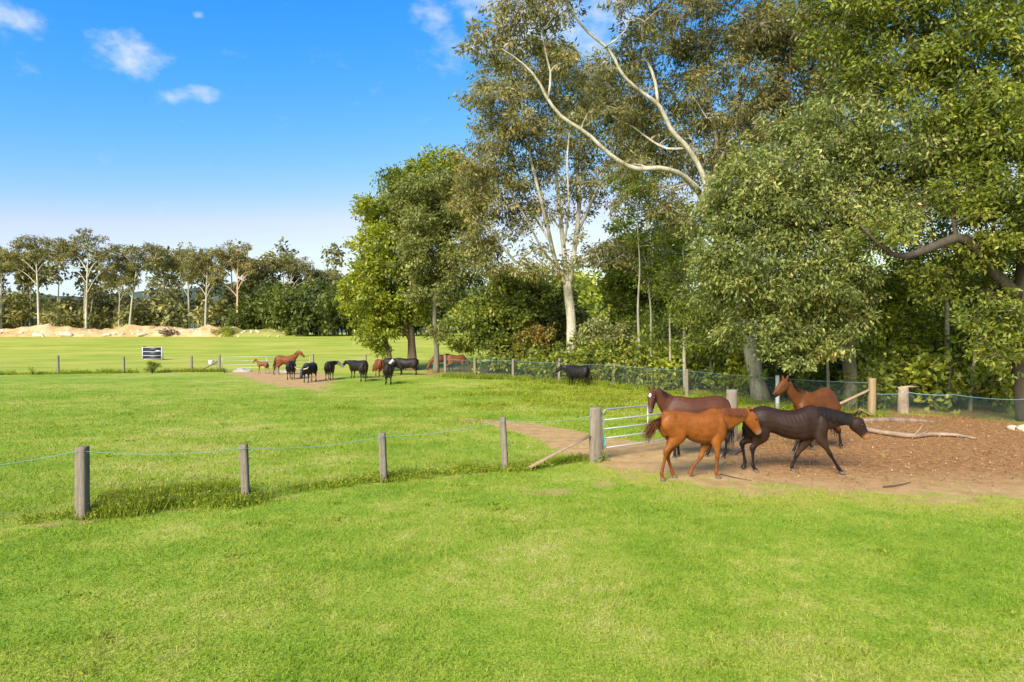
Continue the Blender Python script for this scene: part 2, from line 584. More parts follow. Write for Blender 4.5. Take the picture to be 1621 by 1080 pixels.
def masks(x, y):
    x, y = np.asarray(x, float), np.asarray(y, float)
    wob = (vnoise(x, y, 0.5, 3) - 0.5) * 1.6 + (vnoise(x, y, 1.9, 4) - 0.5) * 0.7
    d = sdf_poly(x, y, yard) + wob * 1.25 + (vnoise(x, y, .21, 8) - .5) * 2.6 + .35
    yard_d = d
    dirt = 1 - np.clip((d + 1.2) / 3.0, 0, 1)
    litter = np.clip((x - 4.6 + wob) / 2.5, 0, 1) * np.clip((y - 14.0) / 2.5, 0, 1)
    for (a, ra), (b, rb) in zip(path[:-1], path[1:]):
        dd, t = seg_d(x, y, a, b)
        dirt = np.maximum(dirt, 1 - np.clip((dd + wob * 0.35 - (ra + (rb - ra) * t)) / 0.7 + 0.5, 0, 1))
    d = sdf_poly(x, y, herd_patch) + wob * 0.7
    dirt = np.maximum(dirt, 0.95 * (1 - np.clip(d / 1.6 + 0.4, 0, 1)))
    g = gnd(945, 768)
    dd, _ = seg_d(x, y, gnd(880, 775), gnd(1010, 758))
    dirt = np.maximum(dirt, 0.62 * (1 - np.clip((dd + wob * 0.4) / 1.1, 0, 1)))
    fl = [off] + front_pts
    for a, b in zip(fl[:-1], fl[1:]):
        dd, _ = seg_d(x, y, a - np.array((0, .12, 0)), b - np.array((0, .12, 0)))
        dirt = np.maximum(dirt, 0.50 * (1 - np.clip((dd + wob * 0.12) / 0.38, 0, 1)))
    d = sdf_poly(x, y, grove) + wob
    gd = 1 - np.clip((d + 0.5) / 2.0, 0, 1)
    dirt = np.maximum(dirt, gd * 0.56)
    litter = np.maximum(litter, gd * 0.9)
    dirt = np.maximum(dirt, 0.7 * np.exp(-((x + 6) / 3.5) ** 2 - ((y - 51) / 1.6) ** 2))
    # longer yellowed pasture by the netting fence and behind the front fence
    dry = 0.85 * np.exp(-((x - 5.5) / 5.5) ** 2 - ((y - 33) / 8.5) ** 2)
    for a, b in zip(fl[:-1], fl[1:]):
        dd, _ = seg_d(x, y, a + np.array((0, .9, 0)), b + np.array((0, .9, 0)))
        dry = np.maximum(dry, 0.55 * (1 - np.clip(dd / 1.5, 0, 1)))
    dry = np.maximum(dry, 0.85 * np.exp(-((yard_d - .9) / 1.1) ** 2) * (y < 20))
    far = np.clip((y - 53.0 - 0.05 * x + wob) / 6.0, 0, 1)
    far = np.maximum(far, 0)
    return dirt, litter, dry, far


def axis(core0, core1, step, lo, hi, grow=1.22):
    c = list(np.arange(core0, core1 + step / 2, step))
    s = step
    p = core0
    left = []
    while p > lo:
        s *= grow
        p -= s
        left.append(p)
    s = step
    p = c[-1]
    right = []
    while p < hi:
        s *= grow
        p += s
        right.append(p)
    return np.array(left[::-1] + c + right)


gx = axis(-32, 32, 0.34, -2600, 2600)
gy = axis(4, 62, 0.34, -60, 4200)
GX, GY = np.meshgrid(gx, gy, indexing='xy')
gz = height(GX, GY) + 0.05 * (vnoise(GX, GY, 0.22, 11) - 0.5) * np.clip((GY - 2) / 10, 0, 1)
nx, ny = len(gx), len(gy)
gv = np.stack([GX.ravel(), GY.ravel(), gz.ravel()], 1)
ii = (np.arange(ny - 1)[:, None] * nx + np.arange(nx - 1)[None, :]).ravel()
gf = np.stack([ii, ii + 1, ii + nx + 1, ii + nx], 1)
dm, lm, drym, farm = masks(gv[:, 0], gv[:, 1])
ground = link('ground', mesh_np('ground', gv, gf, M_ground, {'dirt': dm, 'litter': lm, 'dry': drym, 'far': farm}, True))
tag(ground, 'green pasture with bare tan dirt by the gate', None, None, 'structure')


def gz_at(x, y):
    return height(x, y) + 0.05 * (vnoise(x, y, 0.22, 11) - 0.5) * np.clip((np.asarray(y) - 2) / 10, 0, 1)


# distant wooded hills
def hills():
    xs = np.linspace(-1500, 1700, 260)
    ys = np.linspace(620, 1500, 40)
    X, Y = np.meshgrid(xs, ys)
    prof = np.clip((Y - 620) / 330, 0, 1)
    prof = prof * prof * (3 - 2 * prof)
    Z = prof * (44 + 26 * vnoise(X, Y * 0.4, 0.0032, 21) + 8 * vnoise(X, Y, 0.02, 22)) + 5.0 * vnoise(X, Y, 0.12, 23) * prof - 2.0
    n, m_ = len(xs), len(ys)
    i = (np.arange(m_ - 1)[:, None] * n + np.arange(n - 1)[None, :]).ravel()
    f = np.stack([i, i + 1, i + n + 1, i + n], 1)
    m, nt, out = new_mat('wooded_hill')
    g = N(nt, 'ShaderNodeNewGeometry')
    n1 = noise(nt, g.outputs['Position'], 0.09, 5.0, 0.7)
    c = ramp(nt, n1, [(0.3, (0.035, 0.055, 0.045)), (0.7, (0.085, 0.11, 0.08))])  # bluish distance haze is put into the tree colour
    principled(nt, out, c, 0.95, 0.05, n1, 1.0, 4.0)
    o = link('hills', mesh_np('hills', np.stack([X.ravel(), Y.ravel(), Z.ravel()], 1), f, m, None, True))
    tag(o, None, None, None, 'structure')


hills()


# ------------------------------------------------------------------ trees
def bezier_path(a, b, bend, n):
    t = np.linspace(0, 1, n)[:, None]
    c = (a + b) / 2 + bend
    return (1 - t) ** 2 * a + 2 * t * (1 - t) * c + t * t * b


def resample(pts, step):
    pts = np.asarray(pts, float)
    seg = np.linalg.norm(np.diff(pts[:, :3], axis=0), axis=1)
    s = np.concatenate([[0], np.cumsum(seg)])
    n = max(3, int(s[-1] / step) + 1)
    q = np.linspace(0, s[-1], n)
    # smooth (Catmull-like) by interpolating with cubic hermite
    out = np.empty((n, pts.shape[1]))
    for k in range(pts.shape[1]):
        m = np.gradient(pts[:, k], s)
        idx = np.clip(np.searchsorted(s, q) - 1, 0, len(s) - 2)
        h = s[idx + 1] - s[idx]
        u = (q - s[idx]) / h
        out[:, k] = ((2 * u ** 3 - 3 * u ** 2 + 1) * pts[idx, k] + (u ** 3 - 2 * u ** 2 + u) * h * m[idx]
                     + (-2 * u ** 3 + 3 * u ** 2) * pts[idx + 1, k] + (u ** 3 - u ** 2) * h * m[idx + 1])
    return out


def leaf_quads(pos, out_dir, length, aspect, droop, rng, upbias=0.5):
    n = len(pos)
    d = out_dir * 0.55 + rng.normal(size=(n, 3)) * 0.55
    d[:, 2] -= droop
    d /= np.linalg.norm(d, axis=1)[:, None] + 1e-9
    nrm = rng.normal(size=(n, 3))
    nrm[:, 2] += upbias * 2
    s = np.cross(d, nrm)
    s /= np.linalg.norm(s, axis=1)[:, None] + 1e-9
    L = np.asarray(length) * rng.uniform(0.65, 1.35, n)[:, None]
    W = L * aspect
    up = np.cross(s, d)
    v = np.empty((n, 4, 3))
    v[:, 0] = pos
    v[:, 1] = pos + d * L * 0.45 + s * W * 0.5 + up * L * 0.04
    v[:, 2] = pos + d * L
    v[:, 3] = pos + d * L * 0.45 - s * W * 0.5 + up * L * 0.04
    f = np.arange(n * 4).reshape(n, 4)
    return v.reshape(-1, 3), f


def crown_leaves(clumps, per, leaf, aspect, droop, rng, sub=11, sigma=0.22, upbias=0.5, var_shift=0.0):
    """clumps: list of (centre, radius). two-level scatter -> leaf quads"""
    P, O, V, subs = [], [], [], []
    for c, r in clumps:
        k = max(4, int(sub * rng.uniform(0.8, 1.2)))
        dirs = rng.normal(size=(k, 3))
        dirs /= np.linalg.norm(dirs, axis=1)[:, None]
        dirs[:, 2] = dirs[:, 2] * 0.8 + 0.1
        rr = r * rng.uniform(0.35, 1.0, k) ** 0.6
        sc = c + dirs * rr[:, None] * np.array((1, 1, 0.8))
        subs.append((c, sc))
        n = int(per * rng.uniform(0.75, 1.25) * (r ** 2) / 1.0)
        w = rng.integers(0, k, n)
        off_ = rng.normal(size=(n, 3)) * (sigma * r)
        off_[:, 2] *= 0.75
        p = sc[w] + off_
        o = p - c
        o /= np.linalg.norm(o, axis=1)[:, None] + 1e-9
        tone = rng.normal(0.0, 0.11) + rng.normal(0, 0.08, k)[w]
        V.append(np.clip(0.45 + tone + rng.normal(0, 0.22, n) + var_shift, 0, 1))
        P.append(p)
        O.append(o)
    P, O, V = np.concatenate(P), np.concatenate(O), np.concatenate(V)
    v, f = leaf_quads(P, O, leaf, aspect, droop, rng, upbias)
    return v, f, np.repeat(V, 4), subs


def grow(buf, trunks, clumps, subs, rng, r0=0.022, twig=0.010, sides=6, up=0.35, trunk_sides=12):
    """trunks: list of arrays (n,4) x,y,z,r. every clump is joined to the nearest wood below it"""
    nodes = []
    for t in trunks:
        tt = resample(t, 0.5)
        buf.tube(tt[:, :3], np.maximum(tt[:, 3], 0.012), trunk_sides, True, 0.05)
        for q in tt[1:]:
            nodes.append((q[0], q[1], q[2], q[3]))
    pos = [np.array(n[:3]) for n in nodes]
    rad = [n[3] for n in nodes]
    par = [-1] * len(nodes)
    nt_ = len(nodes)
    A = np.array(pos)
    order = sorted(range(len(clumps)), key=lambda i: np.min(np.linalg.norm(A - clumps[i][0], axis=1)))
    paths = []
    for i in order:
        c, r = clumps[i]
        A = np.array(pos)
        dv = c - A
        dist = np.linalg.norm(dv, axis=1)
        cost = dist * (1.0 + up * np.clip(0.45 - dv[:, 2] / (dist + 1e-6), 0, 2))
        k = int(np.argmin(cost))
        a = A[k]
        L = dist[k]
        n = max(4, int(L / 0.6) + 2)
        bend = np.array((0, 0, 0.14 * L)) + rng.normal(size=3) * 0.07 * L
        pp = bezier_path(a, c, bend, n)
        pp[1:-1] += rng.normal(size=(n - 2, 3)) * 0.03 * L / math.sqrt(n)
        ids = [k]
        for q in pp[1:]:
            pos.append(q)
            rad.append(0.0)
            par.append(ids[-1])
            ids.append(len(pos) - 1)
        paths.append(ids)
    flow = np.zeros(len(pos))
    for ids in paths:
        j = ids[-1]
        while j >= nt_:
            flow[j] += 1
            j = par[j]
    rb = r0 * np.sqrt(flow)
    for ids in paths:
        rr = [rb[j] if j >= nt_ else min(rad[j] * 0.75, rb[ids[1]] * 1.25) for j in ids]
        if ids[0] >= nt_:
            rr[0] = min(rb[ids[0]], rb[ids[1]] * 1.2)
        rr = np.array(rr)
        rr[-1] *= 0.5
        buf.tube(np.array([pos[j] for j in ids]), np.maximum(rr, 0.006), sides, False)
    for c, sc in subs:
        for s in sc:
            buf.tube(np.array((c, s)), (twig, twig * 0.4), 3, False)


def clumps_from_regions(regions, rng, gap=0.62):
    """regions: (px, py, rx_px, ry_px, Y, rY, n, clump_r). sampled as ellipsoids standing in the world"""
    out = []
    for (px, py, rx, ry, Y, rY, n, cr) in regions:
        c = pix(px, py, Y)
        R = np.array((rx * Y / F, rY, ry * Y / F))
        tries = 0
        got = 0
        while got < n and tries < n * 30:
            tries += 1
            d = rng.normal(size=3)
            d /= np.linalg.norm(d)
            q = c + R * d * rng.random() ** 0.40
            if q[2] < 0.9:
                continue
            r = cr * rng.uniform(0.75, 1.25)
            if all(np.linalg.norm(q - o[0]) > gap * (r + o[1]) * 0.8 for o in out[-80:]):
                out.append((q, r))
                got += 1
    return out


def tpath(pts, Y0=None):
    """[(px,py,Y,r),...] -> array of x,y,z,r"""
    o = []
    for (px, py, Y, r) in pts:
        p = pix(px, py, Y)
        o.append((p[0], p[1], p[2], r))
    return np.array(o)


def make_tree(name, label, trunks, clumps, leafmat, barkmat, per=260, leaf=0.2, aspect=0.35, droop=0.3, seed=1, r0=0.022,
              sub=11, sigma=0.22, upbias=0.5, twig=0.01, cat='tree', group=None, var_shift=0.0, up=0.35):
    rng = np.random.default_rng(seed)
    base = trunks[0][0][:3].copy()
    base[2] = float(gz_at(base[0], base[1]))
    trunks = [t.copy() for t in trunks]
    trunks[0][0, 2] = base[2] - 0.15
    v, f, vv, subs = crown_leaves(clumps, per * .70, leaf * 1.15, aspect, droop, rng, sub, sigma, upbias, var_shift)
    keep = v.reshape(-1, 4, 3)[:, :, 2].min(1) > gz_at(v[::4, 0], v[::4, 1]) + 0.03
    v = v.reshape(-1, 4, 3)[keep].reshape(-1, 3)
    vv = vv.reshape(-1, 4)[keep].ravel()
    f = np.arange(len(v)).reshape(-1, 4)
    b = Buf()
    grow(b, trunks, clumps, subs, rng, r0, twig, up=up)
    root = empty(name, base)
    tb = np.concatenate(b.v) - base
    tm = mesh_np('trunk', tb, np.concatenate(b.f), barkmat, None, True)
    link('trunk', tm, root)
    link('crown', mesh_np('crown', v - base, f, leafmat, {'v': vv}), root)
    tag(root, label, cat, group)
    return root


def flare(p0, Y, px, py, r):
    return p0


# --- B: big gum with long pale limbs
gumB_tr = [
    tpath([(1206, 632, 33, .52), (1198, 600, 33, .40), (1184, 530, 33, .36), (1163, 430, 32.6, .33), (1130, 350, 32.2, .27), (1108, 306, 31.7, .16), (1096, 288, 31.4, .08)]),
    tpath([(1106, 304, 31.6, .24), (1084, 280, 31, .20), (1050, 267, 30.4, .185), (1000, 266, 30, .17), (970, 248, 29.7, .15), (930, 212, 29.4, .135), (882, 178, 29, .12), (866, 155, 28.8, .11), (850, 125, 28.6, .085), (822, 96, 28.4, .06), (795, 78, 28.2, .03)]),
    tpath([(867, 157, 28.8, .09), (872, 120, 28.7, .075), (864, 85, 28.6, .055), (858, 50, 28.6, .03)]),
    tpath([(1125, 340, 32, .24), (1112, 275, 32, .20), (1090, 236, 31.8, .18), (1062, 205, 31.5, .165), (1044, 168, 31.2, .15), (1010, 142, 31, .13), (985, 118, 30.8, .115), (965, 80, 30.6, .10), (935, 55, 30.4, .085), (905, 20, 30.2, .065), (880, -25, 30, .035)]),
    tpath([(1042, 166, 31.2, .12), (1036, 125, 31.2, .11), (1022, 88, 31.2, .09), (1016, 45, 31.2, .075), (1028, -5, 31.2, .06), (1022, -60, 31.2, .03)]),
    tpath([(1088, 234, 31.8, .11), (1058, 236, 32.4, .10), (1030, 222, 33, .08), (1000, 200, 33.4, .05), (975, 188, 33.6, .025)]),
    tpath([(1118, 320, 32, .2), (1136, 240, 33.5, .17), (1124, 170, 34, .14), (1112, 95, 34.2, .11), (1118, 20, 34.4, .08), (1112, -60, 34.5, .04)]),
    tpath([(1140, 255, 33.3, .13), (1165, 190, 34.5, .11), (1170, 110, 35, .09), (1190, 20, 35.5, .06), (1200, -50, 35.7, .03)]),
    tpath([(957, 75, 30.5, .06), (985, 55, 30.3, .05), (1000, 25, 30.2, .035), (1010, -10, 30.2, .02)]),
]
for q_ in gumB_tr[1:]:
    q_[:, 3] *= 0.62
rB = np.random.default_rng(101)
gumB_cl = clumps_from_regions([
    (775, 72, 42, 34, 28.3, 1.2, 8, .62), (812, 28, 42, 34, 28.5, 1.3, 8, .65), (862, 18, 46, 34, 28.8, 1.5, 8, .7),
    (850, 70, 36, 24, 28.8, 1.2, 4, .55), (940, -10, 70, 40, 30, 2, 5, .7), (1010, 10, 60, 46, 31, 2, 11, .8),
    (1080, 30, 60, 60, 33.5, 2.5, 13, .9), (1150, 70, 70, 80, 34.8, 2.5, 17, .95), (1080, 150, 36, 30, 33, 1.5, 4, .7),
    (1215, 40, 60, 70, 35.5, 2.5, 12, .95), (1185, 200, 60, 60, 34, 2, 11, .9), (985, 188, 34, 20, 33.4, 1.2, 4, .6),
    (1040, 200, 60, 70, 34.5, 2, 16, .75), (1000, 110, 50, 50, 32.5, 2, 9, .65), (930, 120, 50, 50, 31, 1.6, 4, .6), (1100, 230, 60, 70, 34, 2, 20, .8), (1085, 120, 40, 60, 34, 2, 10, .8), (960, 160, 60, 60, 33.5, 2, 10, .7), (1010, 255, 40, 24, 31.5, 1.2, 4, .55), (880, 110, 40, 40, 29.5, 1.2, 5, .5), (1060, 330, 50, 40, 33, 1.6, 9, .7), (920, 180, 40, 34, 29.8, 1.2, 4, .5), (900, -80, 120, 60, 30, 3, 14, .95), (1080, -90, 150, 70, 33, 3.5, 20, 1.05)], rB)
make_tree('gum_tree', 'tall gum with long bare pale limbs arching left across the sky', gumB_tr, gumB_cl, M_gum, B_white,
          per=600, leaf=0.20, aspect=0.30, droop=0.65, seed=11, r0=0.018, sub=14, sigma=0.21, upbias=0.15, up=0.2)

# --- C: white trunked gum behind the netting fence
gumC_tr = [
    tpath([(906, 592, 48, .48), (905, 560, 48, .38), (904, 500, 48, .34), (900, 466, 48, .33), (898, 446, 48, .28)]),
    tpath([(897, 452, 48, .19), (882, 420, 47.7, .16), (868, 365, 47.4, .135), (852, 300, 47, .11), (838, 240, 46.6, .08), (826, 165, 46.4, .04)]),
    tpath([(899, 452, 48, .19), (893, 400, 48, .165), (886, 330, 48.2, .14), (880, 260, 48.4, .115), (886, 190, 48.6, .08), (880, 100, 48.8, .04)]),
    tpath([(901, 452, 48, .20), (910, 390, 48.2, .175), (917, 320, 48.6, .15), (914, 255, 49, .12), (926, 180, 49.4, .085), (932, 90, 49.6, .04)]),
    tpath([(890, 430, 48, .10), (862, 400, 47, .085), (835, 350, 46.4, .07), (800, 290, 46, .055), (770, 230, 45.6, .03)]),
    tpath([(914, 370, 48.5, .11), (945, 300, 48.6, .09), (975, 230, 49, .065), (985, 150, 49, .03)]),
    tpath([(872, 385, 47.5, .08), (840, 330, 49, .07), (815, 260, 49.6, .055), (800, 180, 50, .03)]),
    tpath([(892, 395, 48, .08), (900, 330, 46.6, .07), (898, 250, 46, .055), (908, 160, 45.6, .03)]),
]
rC = np.random.default_rng(202)
gumC_cl = clumps_from_regions([
    (870, 115, 90, 50, 48.5, 3.0, 30, 1.05), (795, 190, 60, 75, 46.6, 3.0, 26, 1.05), (900, 220, 110, 60, 48.5, 3.4, 30, 1.05),
    (770, 285, 50, 60, 46, 2.5, 18, 1.0), (840, 320, 75, 55, 47.5, 3.0, 16, .95), (970, 190, 60, 85, 49, 3.0, 24, 1.05),
    (965, 300, 70, 55, 48.5, 2.5, 16, .95), (1010, 390, 45, 44, 46.8, 2.0, 10, .85), (800, 400, 60, 40, 46.4, 2.4, 13, .85),
    (940, 400, 50, 36, 47.5, 2.0, 9, .8), (750, 350, 34, 50, 46, 2.0, 9, .9), (860, 420, 40, 30, 46.6, 1.5, 6, .75)], rC)
make_tree('gum_tree', 'gum with a straight white trunk forking into upright stems behind the black cow', gumC_tr, gumC_cl, M_gum, B_white,
          per=400, leaf=0.25, aspect=0.32, droop=0.55, seed=12, r0=0.022, sub=12, sigma=0.24, upbias=0.2)

# --- D: clump at the left end of the grove
tr = [tpath([(652, 588, 58, .50), (652, 560, 58, .36), (648, 500, 58, .28), (638, 440, 58, .22), (644, 360, 58, .2), (655, 295, 58, .08)]),
      tpath([(622, 586, 57, .22), (612, 545, 57, .18), (600, 505, 57, .15), (588, 455, 57, .10), (580, 400, 57, .05)]),
      tpath([(650, 540, 58, .2), (630, 500, 57.4, .16), (606, 440, 57, .12), (600, 370, 57, .06)])]
r_ = np.random.default_rng(303)
cl_ = clumps_from_regions([(612, 380, 44, 80, 58, 3.2, 30, 1.2), (655, 320, 52, 60, 58.5, 3.2, 28, 1.2), (580, 468, 34, 44, 57.5, 2.6, 15, 1.05),
                           (620, 470, 48, 50, 57, 2.6, 16, 1.1), (598, 528, 40, 30, 57, 2.2, 10, .9), (690, 285, 40, 40, 59.5, 2.5, 12, 1.1)], r_)
make_tree('broadleaf_tree', 'bushy yellow-green tree at the left end of the grove above the cattle', tr, cl_, M_lime, B_brown, per=520, leaf=0.27,  # lime leaf colour carries the sun on the clump's left side
          aspect=0.5, droop=0.2, seed=13, r0=0.028, sigma=0.25)
tr = [tpath([(690, 590, 55, .30), (691, 555, 55, .2), (688, 500, 55, .18), (692, 440, 55, .19), (700, 370, 55, .13), (704, 300, 55, .06)]),
      tpath([(690, 520, 55, .16), (722, 490, 54.3, .13), (712, 450, 54.2, .11), (690, 415, 54, .09), (668, 380, 54, .05)])]
cl_ = clumps_from_regions([(690, 340, 60, 70, 55, 3.2, 34, 1.15), (660, 400, 44, 54, 54.5, 2.6, 18, 1.1), (728, 400, 40, 60, 55, 2.8, 17, 1.1),
                           (700, 530, 30, 20, 54, 1.5, 5, .7), (735, 320, 34, 44, 55.5, 2.5, 11, 1.05), (690, 455, 44, 30, 54.5, 2.2, 9, .95)], r_)
make_tree('broadleaf_tree', 'grey-green tree with a pale crooked branch beside the two brown horses', tr, cl_, M_grey, B_dark2, per=520, leaf=0.25,
          aspect=0.42, droop=0.3, seed=14, r0=0.024, sigma=0.24)

# --- E: middle understorey


def simple_tree(name, label, px, Y, regions, leafmat, barkmat, r=0.16, seed=1, stems=1, top=None, **kw):
    rng = np.random.default_rng(seed)
    cl_ = clumps_from_regions(regions, rng)
    gy_ = 525 + (CAM_H - float(height(0, Y))) * F / Y
    topy = top if top is not None else min(q[1] for q in regions)
    trs = []
    for s in range(stems):
        dx = (s - (stems - 1) / 2) * 9
        lean = rng.normal(0, 10)
        ys = np.linspace(gy_, topy, 6)
        trs.append(tpath([(px + dx * (0.3 + 0.5 * k) + lean * k / 5 + rng.normal(0, 1.5), y, Y, r * (1.25 if k == 0 else 1 - 0.17 * k)) for k, y in enumerate(ys)]))
    return make_tree(name, label, trs, cl_, leafmat, barkmat, seed=seed, **kw)


simple_tree('broadleaf_tree', 'deep green tree with a dark trunk behind the dead branches', 787, 52,
            [(790, 490, 62, 55, 52, 2.8, 34, 1.0), (745, 520, 34, 40, 51, 2.0, 12, .85), (830, 470, 40, 40, 53, 2.0, 14, .95), (800, 545, 50, 18, 51, 2.0, 8, .75)],
            M_green, B_dark, 0.26, 21, 2, per=520, leaf=0.24, aspect=0.5, droop=0.3)
simple_tree('shrub', 'rusty orange-tinted shrub left of the white gum trunk', 842, 49.5, [(842, 540, 30, 34, 49.5, 1.4, 15, .7)],
            M_rust, B_dark, 0.07, 22, 2, per=600, leaf=0.19, aspect=0.5, cat='shrub')
simple_tree('broadleaf_tree', 'dark blue-green tree directly behind the white gum trunk', 884, 53,
            [(884, 505, 34, 60, 53, 2.0, 22, .95), (870, 555, 34, 22, 52, 1.6, 8, .8), (925, 540, 26, 40, 53, 1.6, 9, .85)],
            M_dark, B_dark, 0.18, 23, 1, per=520, leaf=0.24, aspect=0.45)
simple_tree('shrub', 'pale green spreading shrub right of the white gum trunk', 958, 46, [(960, 533, 48, 34, 46, 1.8, 18, .75), (1000, 545, 24, 24, 46, 1.2, 6, .6)],
            M_grey, B_pale, 0.06, 24, 3, per=520, leaf=0.19, aspect=0.5, cat='shrub', var_shift=0.15)
simple_tree('broadleaf_tree', 'lime green sunlit tree seen between the two big gums', 1020, 62,
            [(985, 400, 46, 46, 62, 3.0, 14, 1.1), (1050, 400, 46, 50, 62, 3.0, 14, 1.1), (1015, 450, 56, 60, 62, 3.0, 26, 1.15), (1060, 500, 40, 46, 62, 2.5, 12, 1.0), (985, 505, 34, 40, 62, 2.4, 10, 1.0)],
            M_lime, B_pale, 0.2, 25, 2, per=420, leaf=0.30, aspect=0.5)
for i, (px, Y, r, topy, cx, cy, lab) in enumerate([
        (1012, 43, .10, 300, 1015, 300, 'slender pale sapling, leftmost of the thin stems between the gums'),
        (1032, 45, .09, 330, 1040, 345, 'thin pale sapling close behind the leftmost slender stem'),
        (1086, 38, .11, 330, 1085, 400, 'slender straight sapling behind the post right of the star-faced horse')]):
    simple_tree('sapling', lab, px, Y, [(cx, cy, 44, 60, Y, 1.8, 12, .8), (cx + 10, cy + 90, 34, 36, Y, 1.4, 6, .7)], [M_green, M_lime, M_green][i], B_pale, r, 31 + i,
                1, topy, per=480, leaf=0.2, aspect=0.42)

# --- F: right-hand thicket
thicket = [
    (1128, 36, .10, [(1125, 470, 44, 70, 36, 1.8, 20, .75), (1115, 540, 40, 34, 36, 1.4, 9, .65)], M_green, B_dark, 'leafy green sapling left of the leaning gum trunk'),
    (1250, 34, .20, [(1262, 300, 70, 90, 36, 2.4, 22, .95), (1290, 150, 90, 90, 36, 2.6, 26, 1.0), (1240, 70, 60, 70, 36.5, 2.5, 16, 1.0), (1330, 60, 60, 60, 36.5, 2.2, 14, .95), (1210, 190, 60, 70, 35.5, 2.2, 18, .9), (1400, 130, 60, 60, 36.5, 2.2, 12, .95), (1170, 280, 40, 60, 34.5, 1.8, 12, .85)],
     M_gum, B_dark, 'dark-trunked olive tree rising behind the bay horse'),
    (1403, 32, .10, [(1405, 480, 56, 60, 32, 1.6, 22, .75), (1440, 540, 46, 40, 31.5, 1.4, 13, .65)], M_lime, B_dark, 'dark thin sapling with lime leaves behind the braced post'),  # lime leaves stand for sun reaching in under the crowns
    (1497, 31, .15, [(1500, 420, 60, 46, 31.5, 2.0, 15, .8), (1470, 350, 50, 50, 32, 2.0, 11, .8)], M_green, B_white, 'slim white-stemmed tree standing behind the blue top wire'),
    (1456, 33, .11, [(1460, 450, 60, 60, 33.5, 1.8, 20, .8), (1480, 540, 40, 36, 32.5, 1.4, 10, .65)], M_lime, B_pale, 'lime sapling with sunlight put into its leaf colour, deep in the thicket behind the stump'),  # sunlight is in the leaf colour; the crowns shade this spot
    (1560, 33, .16, [(1560, 440, 60, 60, 33, 2.2, 20, .85), (1600, 520, 50, 50, 32, 2.0, 13, .75), (1550, 540, 46, 30, 31.5, 1.5, 9, .7)], M_dark, B_dark, 'dark leafy tree beside the trunk at the right edge'),
    (1290, 35, .10, [(1300, 520, 50, 50, 35, 1.8, 15, .75), (1250, 530, 34, 40, 34, 1.5, 8, .65)], M_green, B_dark, 'dark-stemmed green sapling behind the bay horse, under the drooping crown'),
]
thicket += [
    (1312, 29.5, .075, [(1316, 420, 24, 40, 29.5, .8, 4, .5)], M_green, B_pale, 'very slim pale stem left of the drooping tree trunk'),
    (1536, 28.5, .07, [(1538, 430, 26, 36, 28.5, .8, 4, .5)], M_green, B_pale, 'very slim pale stem between the white-stemmed tree and the right edge'),
    (1062, 40, .08, [(1060, 420, 34, 50, 40, 1.2, 7, .65)], M_lime, B_pale, 'slim pale stem behind the head of the star-faced horse'),
]
for i, (px, Y, r, reg, lm_, bm_, lab) in enumerate(thicket):
    simple_tree('sapling' if r < .13 else 'broadleaf_tree', lab, px, Y, reg, lm_, bm_, r, 41 + i, 1, None, per=560, leaf=0.17, aspect=0.42, droop=0.35)

# --- A2: drooping blossom-tipped tree over the horses
tr = [tpath([(1345, 636, 29.3, .36), (1346, 600, 29.3, .29), (1342, 540, 29.2, .27), (1350, 450, 29, .25), (1340, 360, 28.6, .2), (1330, 270, 28, .15), (1320, 190, 27.6, .07)]),
      tpath([(1345, 440, 29, .18), (1300, 370, 28.2, .15), (1250, 330, 27.4, .12), (1200, 310, 26.8, .07)]),
      tpath([(1340, 380, 28.8, .17), (1400, 320, 28, .14), (1460, 270, 27.4, .11), (1510, 220, 27, .06)]),
      tpath([(1348, 470, 29, .14), (1300, 450, 28, .12), (1240, 440, 27.2, .09), (1200, 450, 26.8, .05)])]
r_ = np.random.default_rng(404)
cl_ = clumps_from_regions([(1310, 220, 90, 60, 27.2, 2.4, 38, .78), (1210, 300, 70, 70, 27, 2.2, 32, .75), (1180, 400, 64, 70, 26.8, 2.0, 32, .72),
                           (1280, 340, 80, 70, 26.6, 2.0, 36, .75), (1300, 440, 70, 56, 26.4, 1.8, 28, .7), (1235, 490, 50, 56, 26.6, 1.6, 18, .66),
                           (1310, 525, 48, 46, 26.6, 1.5, 14, .62), (1420, 260, 90, 60, 26.6, 2.2, 36, .75), (1500, 240, 66, 56, 26.4, 2.0, 26, .75),
                           (1400, 340, 70, 50, 26.4, 1.8, 22, .7), (1250, 560, 24, 24, 26.6, .8, 4, .5), (1340, 480, 40, 60, 27, 1.6, 12, .66), (1145, 350, 44, 60, 28.5, 1.5, 18, .7), (1145, 450, 40, 60, 28, 1.4, 14, .66), (1165, 520, 34, 34, 28, 1.0, 6, .55)], r_)
make_tree('blossom_tree', 'large drooping tree with cream-tipped leaves hanging over the netting fence', tr, cl_, M_flower, B_dark2, per=900, leaf=0.15,
          aspect=0.40, droop=0.55, seed=51, r0=0.014, sub=14, sigma=0.23, upbias=0.35, twig=0.008)

